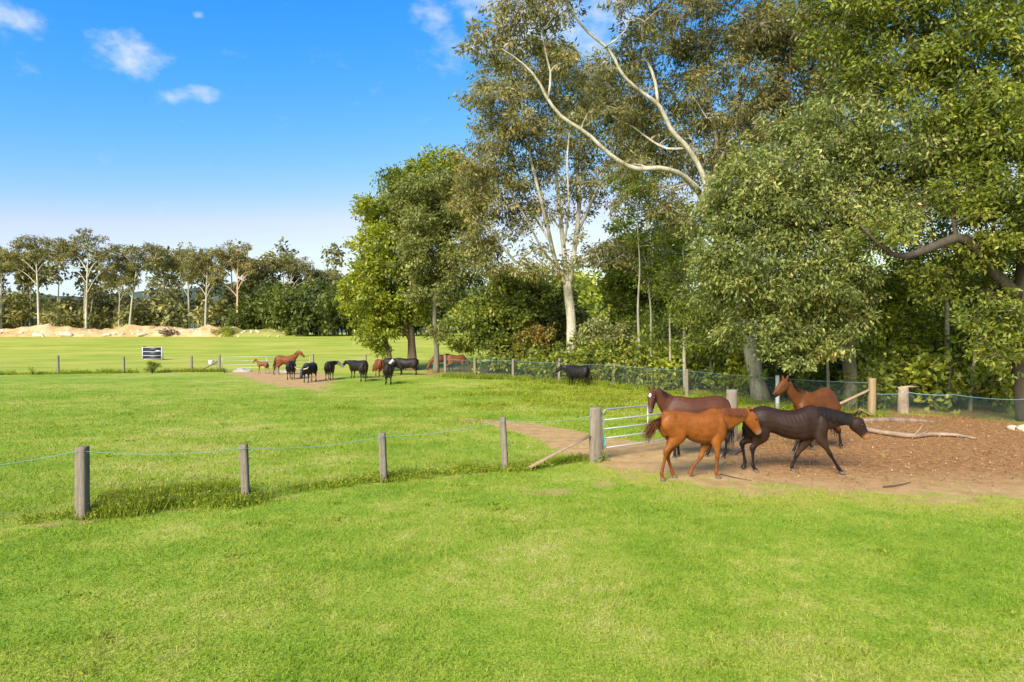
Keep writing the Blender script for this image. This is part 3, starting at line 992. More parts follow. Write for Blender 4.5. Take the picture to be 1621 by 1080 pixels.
# --- A1: big dark tree at the right edge
tr = [tpath([(1632, 672, 25, .48), (1622, 640, 25, .33), (1615, 570, 25, .28), (1618, 470, 25, .27), (1625, 360, 25, .24), (1620, 240, 25, .20), (1610, 120, 25, .18), (1600, 0, 25, .10)]),
      tpath([(1612, 470, 25, .24), (1570, 428, 24.6, .20), (1520, 376, 24.2, .17), (1475, 392, 24, .14), (1420, 406, 23.8, .10), (1385, 380, 23.7, .06), (1360, 355, 23.6, .03)]),
      tpath([(1620, 250, 25, .2), (1560, 200, 25, .17), (1500, 150, 25.2, .15), (1450, 90, 25.4, .13), (1430, 40, 25.6, .11), (1380, 5, 25.8, .09), (1330, -30, 26, .05)]),
      tpath([(1612, 480, 25, .18), (1570, 462, 25.4, .14), (1520, 455, 26, .10), (1470, 450, 26.4, .05)])]
r_ = np.random.default_rng(505)
cl_ = clumps_from_regions([(1580, 200, 70, 80, 24.6, 2.2, 30, .72), (1600, 320, 50, 60, 24, 1.8, 20, .68), (1570, 60, 90, 70, 25, 2.4, 32, .76),
                           (1440, 10, 90, 46, 25.6, 2.2, 22, .75), (1500, 90, 46, 34, 25.2, 1.6, 8, .68), (1700, 180, 90, 130, 25, 2.6, 34, .85),
                           (1540, 300, 50, 50, 24.2, 1.6, 16, .66), (1400, -70, 180, 60, 25.6, 3, 30, .9), (1620, -80, 140, 70, 25, 3, 26, .9),
                           (1570, 400, 50, 40, 24.6, 1.6, 13, .65), (1700, 380, 80, 70, 25, 2.2, 18, .8), (1395, 370, 36, 24, 23.8, .8, 5, .5), (1500, 440, 60, 26, 26, 1.4, 10, .6),
                           (1370, 110, 46, 46, 26, 1.5, 12, .7), (1590, 520, 46, 60, 24.2, 1.2, 13, .6), (1460, 130, 60, 50, 25.6, 1.8, 12, .7), (1330, 40, 60, 50, 26, 2, 12, .75), (1520, 180, 60, 50, 25, 1.6, 12, .7)], r_)
make_tree('broadleaf_tree', 'large dark-limbed green tree with its trunk at the right edge of the yard', tr, cl_, M_green, B_dark, per=860, leaf=0.158, aspect=0.4,
          droop=0.3, seed=52, r0=0.015, sub=13, sigma=0.23, upbias=0.4, twig=0.008)

# --- far gums on the left skyline
def far_gum(px, topy, wpx, Y, label, seed, bark, trunk_r=0.36, lean=0):
    rng = np.random.default_rng(seed)
    base_y = 525 + (CAM_H - float(height(0, Y))) * F / Y
    H = base_y - topy
    xs = [(px, base_y, Y, trunk_r * 1.2), (px + lean * .15, base_y - H * .2, Y, trunk_r), (px + lean * .35, base_y - H * .42, Y, trunk_r * .85),
          (px + lean * .6, base_y - H * .62, Y, trunk_r * .6), (px + lean, base_y - H * .88, Y, trunk_r * .2)]
    trs = [tpath(xs)]
    regs = []
    for q in range(6):
        sd_ = (-1, 1)[q % 2]
        k = rng.uniform(.40, .74)
        ex = sd_ * wpx * rng.uniform(.22, .46)
        ey = min(.95, k + rng.uniform(.14, .26))
        trs.append(tpath([(px + lean * k, base_y - H * k, Y, trunk_r * (1 - k) * .9), (px + lean * k + ex * .45, base_y - H * (k + (ey - k) * .6), Y, trunk_r * .3),
                          (px + lean * .8 + ex, base_y - H * ey, Y + rng.uniform(-2.5, 2.5), trunk_r * .1)]))
        regs.append((px + lean * .8 + ex, base_y - H * (ey + .01), wpx * .17, H * .05, Y, 2.2, 6, 1.25))
    regs += [(px + lean, topy + H * .07, wpx * .26, H * .055, Y, 2.6, 9, 1.35), (px + lean, topy + H * .18, wpx * .40, H * .07, Y, 3.0, 9, 1.3)]
    cl2 = clumps_from_regions(regs, rng, 0.5)
    make_tree('gum_tree', label, trs, cl2, M_gum, bark, per=110, leaf=0.42, aspect=0.42, droop=0.3, seed=seed, r0=0.06, sub=9, sigma=0.24, upbias=0.3, twig=0.03,
              group='gums on the far skyline')


far_list = [
    (2, 396, 50, 176, 'far skyline gum cut by the left edge of the picture', B_pale, 0),
    (62, 374, 92, 172, 'broad-crowned pale-trunked far gum, first full one from the left', B_white, -6),
    (136, 366, 84, 172, 'tallest far skyline gum, with a straight white trunk', B_white, 4),
    (188, 398, 44, 178, 'narrow far gum just right of the tallest skyline gum', B_pale, 4),
    (204, 390, 70, 174, 'far gum in the gap-side group above the dark-panelled board', B_pale, 16),
    (300, 392, 62, 180, 'far gum with a flat crown behind the timber heap', B_pale, -4),
    (325, 394, 70, 172, 'grey-trunked far gum right of the timber heap', B_pale, 4),
    (376, 385, 74, 170, 'far gum with an orange-tan trunk above the grassy mound', B_tan, 0),
    (408, 414, 40, 176, 'small-crowned far gum right of the orange-tan trunk', B_pale, 8),
    (452, 407, 84, 178, 'domed far gum standing apart at the right of the skyline', B_white, 12),
    (500, 428, 60, 182, 'lowest rounded far gum, last on the right of the skyline', B_pale, 4),
]
for i, (px, ty, w, Y, lab, bk, lean) in enumerate(far_list):
    far_gum(px, ty, w, Y, lab, 600 + i, bk, 0.27 if w > 60 else 0.2, lean)


# --- woods that read as one mass
def woodland(name, label, spots, leafmat, leaf, per, seed, trunk_mat):
    rng = np.random.default_rng(seed)
    V, Fq, A = [], [], []
    b = Buf()
    n0 = 0
    for sp_ in spots:
        x, y, h, w = sp_[:4]
        lo = sp_[4] if len(sp_) > 4 else .06
        z0 = float(height(x, y))
        cl2 = []
        k = int(10 + w * 1.3)
        for _ in range(k):
            d = rng.normal(size=3)
            d /= np.linalg.norm(d)
            q = np.array((x, y, z0 + h * (1 + lo) / 2)) + d * np.array((w * .5, w * .5, h * (1 - lo) / 2)) * rng.random() ** .4
            cl2.append((q, rng.uniform(.11, .19) * w + 0.3))
        v, f, vv, _ = crown_leaves(cl2, per * .68, leaf * 1.17, 0.5, 0.25, rng, 8, 0.26, 0.35, rng.normal(0, .1))
        V.append(v)
        Fq.append(f + n0)
        A.append(vv)
        n0 += len(v)
        ln = rng.normal(0, .05) * h
        b.tube(np.array(((x, y, z0 - .3), (x + ln * .4, y, z0 + h * .4), (x + ln, y, z0 + h * .8))), (h * .014 + .04, h * .010 + .03, .04), 5, False)
    o = link(name, mesh_np(name, np.concatenate(V), np.concatenate(Fq), leafmat, {'v': np.concatenate(A)}))
    tag(o, label, 'woodland', None, 'stuff')
    t = link('tree_trunks', b.mesh('tree_trunks', trunk_mat), o)
    tag(t, None, None, None, 'stuff')


rw = np.random.default_rng(77)
spots = []
for i in range(150):
    x = rw.uniform(-185, -30)
    y = rw.uniform(174, 212)
    h = rw.uniform(9, 17.5) * (1.0 if y > 185 else .8)
    spots.append((x, y, h, h * rw.uniform(.42, .62)))
for i in range(34):
    x = rw.uniform(-185, -45)
    h = rw.uniform(18, 27)
    spots.append((x, rw.uniform(178, 205), h, h * rw.uniform(.22, .34), rw.uniform(.5, .66)))
woodland('woodland', 'dark mass of lower trees behind the rubble mound under the skyline gums', spots, M_wood, 1.0, 20, 701, B_pale)
spots = []
for i in range(40):
    x = rw.uniform(-72, -8)
    y = rw.uniform(150, 172) if x > -52 else rw.uniform(166, 176)
    h = rw.uniform(9, 15)
    spots.append((x, y, h, h * rw.uniform(.6, .8)))
woodland('woodland', 'dark rounded trees at the right end of the far field', spots, M_dark, .85, 32, 702, B_dark)
spots = []
for i in range(64):
    x = rw.uniform(-8, 110)
    y = rw.uniform(95, 135) + abs(x - 20) * .1
    h = rw.uniform(8, 15)
    spots.append((x, y, h, h * rw.uniform(.6, .85)))
woodland('woodland', 'sunlit trees closing the field behind the grove', spots, M_lime, .8, 20, 703, B_pale)
spots = []
for i in range(80):
    x = rw.uniform(9, 40)
    y = 37 + rw.uniform(0, 18) + max(0, 14 - x) * 1.2
    h = rw.uniform(2.2, 6.0)
    spots.append((x, y, h, h * rw.uniform(.55, .8)))
lineP = [np.array(q) for q in ((-2.5, 48.0), (4.0, 43.5), (14.0, 28.5), (18.0, 27.0), (34.0, 27.0))]
for i in range(130):
    k_ = rw.choice(4, p=(.14, .40, .14, .32))
    a_, b_ = lineP[k_], lineP[k_ + 1]
    q_ = a_ + (b_ - a_) * rw.random() + np.array((.55, .85)) * rw.uniform(.6, 6.5)
    h = rw.uniform(1.1, 3.2)
    spots.append((q_[0], q_[1], h, h * rw.uniform(.6, .95)))
woodland('undergrowth', 'bushes coloured a sunlit yellow-green, scattered through the undergrowth behind the netting', spots[::3], M_lime, .25, 140, 706, B_dark)  # every third bush gets lime leaves as painted-in patches of sun
spots = [q for i, q in enumerate(spots) if i % 3]
woodland('undergrowth', 'leafy undergrowth filling the floor of the grove behind the netting', spots, M_green, .25, 140, 704, B_dark)


spots = []
for i in range(70):
    x = rw.uniform(8, 75)
    y = 72 + rw.uniform(0, 18)
    h = rw.uniform(4.0, 9.5)
    spots.append((x, y, h, h * rw.uniform(.6, .85)))
woodland('undergrowth', 'sunlit yellow-green scrub glowing behind the dark thicket stems', spots, M_lime, .55, 42, 705, B_dark)


# ------------------------------------------------------------------ fences and gate
def post_mesh(h, w, rng, mat, square=0.5, taper=0.94, bury=0.25):
    n = 16
    ang = np.linspace(0, 2 * math.pi, n, endpoint=False)
    groove = 1 + rng.normal(0, .06, n)
    c, s = np.cos(ang), np.sin(ang)
    p = 2 + 6 * square
    rad = (np.abs(c) ** p + np.abs(s) ** p) ** (-1 / p)
    zs = np.array([-bury, 0.0, .15, .35, .6, .82, .95, .99, 1.0]) * np.array([1] + [h] * 8)
    v = []
    for k, z in enumerate(zs):
        q = w / 2 * rad * groove * (1 + rng.normal(0, .012, n)) * (1 - (1 - taper) * max(z, 0) / h)
        if k == 8:
            q = q * 0.9
        slant = 0.02 * (c * w) if k >= 7 else 0
        v.append(np.stack([c * q, s * q, np.full(n, z) + slant], 1))
    v = np.concatenate(v + [np.array([[0, 0, h]])])
    f = []
    m = len(zs)
    for k in range(m - 1):
        for j in range(n):
            f.append((k * n + j, k * n + (j + 1) % n, (k + 1) * n + (j + 1) % n, (k + 1) * n + j))
    e = (m - 1) * n
    for j in range(0, n, 2):
        f.append((m * n, e + j, e + (j + 1) % n, e + (j + 2) % n))
    return mesh_np('post', v, np.array(f), mat, None, False)


def add_post(parent, base, loc, h, w, rng, mat, square=.5, tilt=(0, 0), name='post', rz=None):
    o = link(name, post_mesh(h, w, rng, mat, square), parent, np.array(loc) - base)
    o.rotation_euler = (tilt[0], tilt[1], rng.uniform(-.3, .3) if rz is None else rz)
    return o


def sag(a, b, s, n=9):
    t = np.linspace(0, 1, n)[:, None]
    p = np.asarray(a) * (1 - t) + np.asarray(b) * t
    p[:, 2] -= s * 4 * (t * (1 - t))[:, 0]
    return p


def plank(parent, base, a, b, w, t, mat, name='brace'):
    a, b = np.asarray(a, float), np.asarray(b, float)
    bf = Buf()
    bf.tube(np.array((a, a * .67 + b * .33, a * .33 + b * .67, b)) - base, w / 2 * 1.2, 4, True, .03, t / w)
    return link(name, bf.mesh(name, mat, False), parent)


rf = np.random.default_rng(900)
base = front_pts[0].copy()
fence = empty('post_and_wire_fence', base)
tag(fence, 'weathered post and wire fence with blue top wire in the foreground', 'fence')
hs_ = [1.29, 1.13, 1.08, 1.25]
tilts = [(.01, .012), (0, -.03), (.02, -.035), (0, -.05)]
wids = [.175, .15, .15, .14]
for p, h, tl, wd in zip(front_pts[:4], hs_, tilts, wids):
    add_post(fence, base, p, h, wd, rf, M_post, .7, tl)
add_post(fence, base, off, 1.2, .18, rf, M_post, .7)
add_post(fence, base, front_pts[4], 1.38, .31, rf, M_post, .05, name='strainer_post')
tops = [off + np.array((0, -.08, 1.06))] + [p + np.array((0, -.10, h - .06)) for p, h in zip(front_pts[:4], hs_)] + [front_pts[4] + np.array((-.1, -.13, 1.17))]
b = Buf()
for a, c in zip(tops[:-1], tops[1:]):
    b.tube(sag(a - base, c - base, .085), .0042, 5, False)
link('top_wire', b.mesh('top_wire', M_wire), fence)
for zz in (.62, .30):
    b = Buf()
    fl = [off] + front_pts
    for a, c in zip(fl[:-1], fl[1:]):
        b.tube(sag(a + np.array((0, -.09, zz)) - base, c + np.array((0, -.09, zz * .98)) - base, .04), .0018, 4, False)
    link('lower_wire', b.mesh('lower_wire', M_steel), fence)
plank(fence, base, gnd(838, 744) + np.array((0, 0, .06)), front_pts[4] + np.array((-.12, -.03, .66)), .15, .07, M_post_new)

# pipe gate
gl = front_pts[4] + np.array((.22, .12, 0))
gr = GATE_R + np.array((-.28, -.14, 0))
gate = empty('pipe_gate', gl)
tag(gate, 'galvanised five-rail pipe gate beside the round strainer post', 'gate')
dv = gr - gl
for k, z in enumerate((.31, .56, .80, 1.03, 1.30)):
    b = Buf()
    if k == 4:
        u = dv / np.linalg.norm(dv)
        pts = [np.array((0, 0, 1.16)), np.array((0, 0, 1.24)) + u * .02, np.array((0, 0, 1.29)) + u * .08, np.array((0, 0, z)) + u * .16,
               dv - u * .16 + np.array((0, 0, z)), dv - u * .08 + np.array((0, 0, 1.29)), dv - u * .02 + np.array((0, 0, 1.24)), dv + np.array((0, 0, 1.16))]
        b.tube(np.array(pts), .022, 8)
    else:
        b.tube(np.array((np.array((0, 0, z)), dv * .5 + np.array((0, 0, z)), dv + np.array((0, 0, z)))), .019, 8)
    link('rail', b.mesh('rail', M_galv), gate)
for t_, zt in ((0, 1.17), (.335, 1.285), (.667, 1.285), (1, 1.17)):
    b = Buf()
    b.tube(np.array((dv * t_ + np.array((0, 0, .27)), dv * t_ + np.array((0, 0, .7)), dv * t_ + np.array((0, 0, zt)))), .021, 8)
    link('upright', b.mesh('upright', M_galv), gate)
b = Buf()
tw = np.array([(0.03 + .02 * math.sin(k * 1.7), -.03, .62 - k * .035) for k in range(9)])
b.tube(tw, .018, 5)
link('twine', b.mesh('twine', M_teal), gate)
gp = link('gate_post', post_mesh(1.55, .33, rf, M_post, .05), None, GATE_R)
tag(gp, 'thick pale round gate post behind the chestnut horse', 'post')

# netting fence at the back
net_px = [(705, 597, 1.62), (752, 600, 1.42), (812, 601, 1.42), (885, 607, 1.6), (971, 613, 1.42), (1087, 627, 1.38), (1231, 647, 1.42), (1380, 659, 1.48)]
net_pts = [gnd(a, b_) for a, b_, _ in net_px]
nbase = net_pts[0].copy()
nf = empty('netting_fence', nbase)
tag(nf, 'netting fence on pale posts along the front of the grove', 'fence')
for i, (p, q) in enumerate(zip(net_pts, net_px)):
    last = i == len(net_pts) - 1
    white = i == 6
    add_post(nf, nbase, p, q[2], .24 if last else .17, rf, M_post_new if last else (M_whitep if white else M_post), .8 if last else .2,
             (rf.normal(0, .02), rf.normal(0, .02)), rz=.3 if last else None)
plank(nf, nbase, net_pts[7] + np.array((-1.45, .25, .30)), net_pts[7] + np.array((-.12, -.02, 1.02)), .15, .10, M_post_new)
plank(nf, nbase, net_pts[7] + np.array((-.55, -.1, .30)), net_pts[7] + np.array((-.05, -.16, .02)), .22, .05, M_post_new, 'loose_plank')


def netting(pts, z0, z1, step, r):
    """diamond wire netting along a polyline"""
    v, f = [], []
    n = 0
    for a, c in zip(pts[:-1], pts[1:]):
        L = np.linalg.norm(c - a)
        u = (c - a) / L
        side = np.array((-u[1], u[0], 0)) * r
        H = z1 - z0
        for sgn in (1, -1):
            for s in np.arange(-H, L + H, step):
                s0, s1 = s, s + sgn * H
                za, zb = z0, z1
                lo, hi = 0.0, 1.0
                ds = s1 - s0
                t0, t1 = (0 - s0) / ds, (L - s0) / ds
                lo, hi = max(0, min(t0, t1)), min(1, max(t0, t1))
                if hi - lo < .02:
                    continue
                pa = a + u * (s0 + ds * lo) + np.array((0, 0, z0 + H * lo))
                pb = a + u * (s0 + ds * hi) + np.array((0, 0, z0 + H * hi))
                w = np.cross(u, (pb - pa) / np.linalg.norm(pb - pa))
                w = np.cross((pb - pa) / np.linalg.norm(pb - pa), np.array((-u[1], u[0], 0)))
                w = w / np.linalg.norm(w) * r
                v += [pa - w, pa + w + side * 0.0, pb + w, pb - w, pa + side * 1.4, pb + side * 1.4]
                f += [(n, n + 1, n + 2, n + 3), (n + 1, n + 4, n + 5, n + 2), (n + 4, n, n + 3, n + 5)]
                n += 6
    return np.array(v), np.array(f)


v, f = netting([p + np.array((0, .1, 0)) for p in net_pts], .05, 1.28, .11, .0032)
o = link('netting', mesh_np('netting', v - nbase, f, M_net), nf)
tag(o, None, None, None, 'stuff')
b = Buf()
for a, c in zip(net_pts[:-1], net_pts[1:]):
    b.tube(sag(a + np.array((0, .1, 1.30)) - nbase, c + np.array((0, .1, 1.30)) - nbase, .03), .007, 4, False)
link('top_wire', b.mesh('top_wire', M_wire), nf)

# low netting run to the right edge
s0 = gnd(1437, 655)
s2 = np.array((18.3, 24.6, 0))
run = [net_pts[7] + np.array((.2, .4, 0)), s0, (s0 + s2) / 2 + np.array((0, .5, 0)), s2, s2 + np.array((6, .5, 0))]
f2 = empty('low_netting_fence', s0)
tag(f2, 'low sagging netting with a blue top wire right of the stump', 'fence')
v, f = netting(run, .04, .80, .11, .0034)
o = link('netting', mesh_np('netting', v - s0, f, M_net), f2)
tag(o, None, None, None, 'stuff')
b = Buf()
for a, c in zip(run[:-1], run[1:]):
    b.tube(sag(a + np.array((0, 0, .86)) - s0, c + np.array((0, 0, .84)) - s0, .05), .012, 4, False)
link('top_wire', b.mesh('top_wire', M_wire), f2)
st = link('stump', post_mesh(1.02, .44, rf, M_log, .0, .9), None, s0 + np.array((0, .35, 0)))
tag(st, 'broken tan tree stump between the braced post and the white-stemmed tree', 'stump')
b = Buf()
b.tube(np.array(((-.2, 0, 1.0), (.2, 0, 1.06), (.62, .05, 1.05))), (.10, .09, .05), 6, True, .08, .5)
link('snapped_limb', b.mesh('snapped_limb', M_log), st)

# far fence at the left with its pipe gate
ff_px = [(92, 53, 1.45, .17), (196, 54.2, 1.3, .16), (303, 55.4, 1.3, .18), (347, 55.8, 1.42, .24), (495, 57.5, 1.42, .2), (579, 58.5, 1.35, .17)]
ff_pts = []
for (px, Y, h, w) in ff_px:
    p = pix(px, 585, Y)
    p[2] = float(gz_at(p[0], p[1]))
    ff_pts.append(p)
ff_pts.insert(0, ff_pts[0] + (ff_pts[0] - ff_pts[1]) * 1.1)
ff_px.insert(0, (0, 0, 1.35, .16))
fb = ff_pts[1].copy()
far_fence = empty('post_and_wire_fence', fb)
tag(far_fence, 'far post and wire fence across the left of the paddock', 'fence')
for i, (p, q) in enumerate(zip(ff_pts, ff_px)):
    add_post(far_fence, fb, p, q[2], q[3], rf, M_post, .2)
for zz in (1.15, .85, .55):
    for run_ in ((0, 1, 2, 3, 4), (5, 6)):
        b = Buf()
        wp = [sag(ff_pts[i] + np.array((0, -.09, zz)) - fb, ff_pts[j] + np.array((0, -.09, zz)) - fb, .03, 4) for i, j in zip(run_[:-1], run_[1:])]
        b.tube(np.concatenate([wp[0]] + [q[1:] for q in wp[1:]]), .006, 4, False)
        link('wire', b.mesh('wire', M_steel), far_fence)
plank(far_fence, fb, ff_pts[4] + np.array((-1.75, 0, .05)), ff_pts[4] + np.array((-.1, 0, .85)), .13, .1, M_post)
ga, gb_ = ff_pts[4] + np.array((.25, 0, 0)), ff_pts[5] + np.array((-.25, 0, 0))
fg = empty('pipe_gate', ga)
tag(fg, 'far pale pipe gate behind the foal and mare', 'gate')
d2 = gb_ - ga
for z in (.30, .58, .88, 1.22):
    b = Buf()
    b.tube(np.array((np.array((0, 0, z)), d2 * .5 + np.array((0, 0, z)), d2 + np.array((0, 0, z)))), .017, 6)
    link('rail', b.mesh('rail', M_galv), fg)
for t_ in (0, .5, 1):
    b = Buf()
    b.tube(np.array((d2 * t_ + np.array((0, 0, .27)), d2 * t_ + np.array((0, 0, .7)), d2 * t_ + np.array((0, 0, 1.24)))), .018, 6)
    link('upright', b.mesh('upright', M_galv), fg)

# ------------------------------------------------------------------ board, rubble, small things in the field
bp = pix(241, 567, 74)
bz = float(gz_at(bp[0], bp[1]))
board = empty('panel_board', (bp[0], bp[1], bz))
tag(board, 'white-framed board with three dark horizontal panels in the far field', 'board')
W_, H_ = 2.15, 1.38
b = Buf()
for zz in (0.10, .50, .93, H_):
    b.box((0, 0, zz), (W_, .10, .05))
for xx in (-W_ / 2 + .04, W_ / 2 - .04):
    b.box((xx, 0.003, H_ / 2 + .02), (.07, .11, H_ + .09))
link('frame', b.mesh('frame', M_whitep, False), board)
for k, (z0, z1) in enumerate(((.13, .47), (.53, .90), (.96, 1.35))):
    b = Buf()
    b.box((0, .01, (z0 + z1) / 2), (W_ - .16, .05, z1 - z0))
    link('panel', b.mesh('panel', M_black, False), board)
b = Buf()
b.box((W_ / 2 - .42, -.03, 1.01), (.52, .04, .10))
link('label_strip', b.mesh('label_strip', M_whitep, False), board)
for xx in (-W_ / 2 - .06, W_ / 2 + .06):
    b = Buf()
    b.tube(np.array(((xx, .1, -.1), (xx, .1, .7), (xx, .1, H_ + .08))), .035, 6)
    link('leg', b.mesh('leg', M_galv), board)
b = Buf()
b.box((-W_ / 2 + .18, .02, H_ + .085), (.36, .14, .07))
link('cap', b.mesh('cap', M_black, False), board)


def rock_mesh(name, r, rng, mat, flat=.7):
    u, v_ = 10, 7
    vs = []
    ph = rng.uniform(0, 6, 6)
    for i in range(v_ + 1):
        th = math.pi * i / v_
        for j in range(u):
            a = 2 * math.pi * j / u
            k = 1 + .22 * math.sin(3 * a + ph[0]) * math.sin(th) + .2 * math.sin(2 * th + ph[1] + a) + rng.normal(0, .10)
            vs.append((r * k * math.sin(th) * math.cos(a), r * k * math.sin(th) * math.sin(a) * .85, r * flat * k * math.cos(th)))
    f = []
    for i in range(v_):
        for j in range(u):
            f.append((i * u + j, (i + 1) * u + j, (i + 1) * u + (j + 1) % u, i * u + (j + 1) % u))
    return np.array(vs), np.array(f)


def rubble():
    rng = np.random.default_rng(55)
    xs = np.arange(-165, -44.0, .45)
    ys = np.arange(-5, 5.01, .45)
    X, Y = np.meshgrid(xs, ys)
    env = np.clip((-45.5 - X) / 9, 0, 1) ** .8
    prof = np.clip(1 - (Y / 5) ** 2, 0, 1)
    Hh = env * prof * (1.05 + 1.5 * vnoise(X, Y, .22, 61) + .8 * (vnoise(X, Y, .9, 62) - .3) + .35 * vnoise(X, Y, 2.1, 63)) * .92
    YY = 154 + Y
    Z = height(X, YY) + Hh - .08
    n, m_ = len(xs), len(ys)
    i = (np.arange(m_ - 1)[:, None] * n + np.arange(n - 1)[None, :]).ravel()
    f = np.stack([i, i + 1, i + n + 1, i + n], 1)
    m, nt, out = new_mat('rubble_soil')
    g = N(nt, 'ShaderNodeNewGeometry')
    n1 = noise(nt, g.outputs['Position'], .35, 5, .65)
    n2 = noise(nt, g.outputs['Position'], 2.5, 4, .7)
    c = ramp(nt, mathn(nt, 'ADD', mathn(nt, 'MULTIPLY', n1, .6), mathn(nt, 'MULTIPLY', n2, .4)),
             [(.3, (.20, .12, .05)), (.43, (.42, .23, .085)), (.54, (.47, .31, .15)), (.68, (.58, .45, .30))])
    sx = N(nt, 'ShaderNodeSeparateXYZ')
    nt.links.new(g.outputs['Position'], sx.inputs[0])
    gr_ = smooth(nt, mathn(nt, 'ADD', mathn(nt, 'MULTIPLY', n1, 26.0), sx.outputs[0]), -52, -47)
    c = mixc(nt, mathn(nt, 'MULTIPLY', gr_, 0.75), c, (.17, .21, .03))
    principled(nt, out, c, .95, .1, n2, .8, .2)
    b0 = np.array((-100, 154, float(height(0, 154))))
    o = link('rubble_mound', mesh_np('rubble_mound', np.stack([X.ravel(), YY.ravel(), Z.ravel()], 1) - b0, f, m, None, True), None, b0)
    tag(o, 'long low mound of tan and orange rubble along the far field edge', 'mound')
    V, Fq, n0 = [], [], 0
    for k in range(220):
        x = rng.uniform(-160, -50)
        y = 154 + rng.uniform(-5.2, 1.5)
        e = max(0, min(1, (-45.5 - x) / 9)) * max(0, 1 - ((y - 154) / 5) ** 2)
        z = float(height(x, y)) + e * (1.0 + 1.5 * float(vnoise(x, y - 154, .22, 61)) + .4 * float(vnoise(x, y - 154, .9, 62))) * .85
        v, f = rock_mesh('r', rng.uniform(.12, .45), rng, None)
        V.append(v + np.array((x, y, z)))
        Fq.append(f + n0)
        n0 += len(v)
    p = link('rubble', mesh_np('rubble', np.concatenate(V) - b0, np.concatenate(Fq), M_rock, None, False), o)
    tag(p, None, None, None, 'stuff')
    for (px, r, lab) in ((60, .85, 'pale boulder heap on the mound below the first full skyline gum'), (107, 1.0, 'largest pale boulder on the mound, below the tallest gum'),
                         (170, .65, 'pale boulder on the mound left of the dark-panelled board'), (225, .8, 'cracked pale boulder left of the timber heap')):
        q = pix(px, 524, 149.5)
        v, f = rock_mesh('boulder', r, rng, None, .6)
        v[:, 0] *= 1.5
        bo = link('boulder', mesh_np('boulder', v, f, M_rock, None, False), None, (q[0], q[1], float(height(0, 149.5)) + r * .35))
        tag(bo, lab, 'boulder', 'boulders on the rubble mound')
    q = pix(266, 524, 149)
    bs = np.array((q[0], 149, float(height(0, 149))))
    b = Buf()
    for k in range(34):
        a = rng.uniform(0, 2 * math.pi)
        el = rng.uniform(-.2, .9)
        L = rng.uniform(.8, 2.6)
        d = np.array((math.cos(a) * math.cos(el), math.sin(a) * math.cos(el) * .6, math.sin(el))) * L * .5
        c = np.array((rng.normal(0, 1.0), rng.normal(0, .5), rng.uniform(.5, 1.7)))
        b.tube(np.array((c - d, c + rng.normal(0, .08, 3), c + d)), np.array((1, .8, .5)) * rng.uniform(.06, .2), 6, True, .08)
    o = link('timber_heap', b.mesh('timber_heap', B_brown), None, bs)
    tag(o, 'tangled grey-brown heap of stumps and timber on the rubble mound', 'timber heap')


rubble()


def shrub_at(name, label, px, py, Y, rpx, hpx, leafmat, seed, leaf, per, cat='shrub', n=12):
    rng = np.random.default_rng(seed)
    p = pix(px, py, Y)
    p[2] = float(gz_at(p[0], p[1]))
    R = rpx * Y / F
    H = hpx * Y / F
    cl2 = []
    for _ in range(n):
        d = rng.normal(size=3)
        d /= np.linalg.norm(d)
        q = p + np.array((0, 0, H * .5)) + d * np.array((R, R, H * .5)) * .72 * rng.random() ** .35
        cl2.append((q, max(.12, .34 * R)))
    v, f, vv, subs = crown_leaves(cl2, per / max(.02, (.34 * R) ** 2), leaf, .4, -.15, rng, 7, .26, .3)
    v[:, 2] = np.maximum(v[:, 2], p[2] + .01)
    b = Buf()
    for c, r in cl2:
        b.tube(np.array((p + np.array((0, 0, -.03)), (p + c) / 2 + np.array((0, 0, .05)), c)), (.02, .015, .006), 4, False)
    root = empty(name, p)
    link('stems', b.mesh('stems', B_dark), root)
    root.children
    for ch in [o for o in COL.objects if o.parent == root]:
        ch.location = -Vector(tuple(p))
    link('foliage', mesh_np('foliage', v - p, f, leafmat, {'v': vv}), root)
    tag(root, label, cat)


shrub_at('shrub', 'round dark green shrub below the dark-panelled board', 241, 592, 53.6, 13, 20, M_green, 801, .10, 120)
shrub_at('shrub', 'low leafy weed clump beside the far fence gate post', 356, 590, 54.5, 7, 8, M_green, 802, .08, 60, 'shrub', 7)
shrub_at('shrub', 'tall loose green weed at the far left fence', 53, 596, 52, 9, 17, M_lime, 803, .09, 26, 'shrub', 7)
shrub_at('shrub', 'bright green grassy hump on the right of the rubble mound', 356, 532, 150, 22, 13, M_lime, 804, .30, 160, 'shrub', 16)
shrub_at('shrub', 'small bright shrub in front of the dark trees past the rubble', 455, 531, 150, 6, 14, M_lime, 805, .30, 90, 'shrub', 7)
shrub_at('shrub', 'small bright bush by the far field edge left of the grove', 566, 537, 148, 8, 10, M_lime, 806, .30, 80, 'shrub', 7)


def cloth_heap(name, label, px, py, rx, h, seed, mat, cat):
    rng = np.random.default_rng(seed)
    p = gnd(px, py)
    n = 16
    g = np.linspace(-1, 1, n)
    X, Y = np.meshgrid(g, g)
    r = np.sqrt(X ** 2 + Y ** 2)
    Z = h * np.clip(1 - r ** 2, 0, 1) ** .6 * (0.5 + vnoise(X + 5, Y + 5, 2.4, seed)) + .02
    Z[r > 1] = -.05
    v = np.stack([X.ravel() * rx, Y.ravel() * rx * .6, Z.ravel()], 1)
    i = (np.arange(n - 1)[:, None] * n + np.arange(n - 1)[None, :]).ravel()
    f = np.stack([i, i + 1, i + n + 1, i + n], 1)
    o = link(name, mesh_np(name, v, f, mat, None, False), None, p)
    tag(o, label, cat)


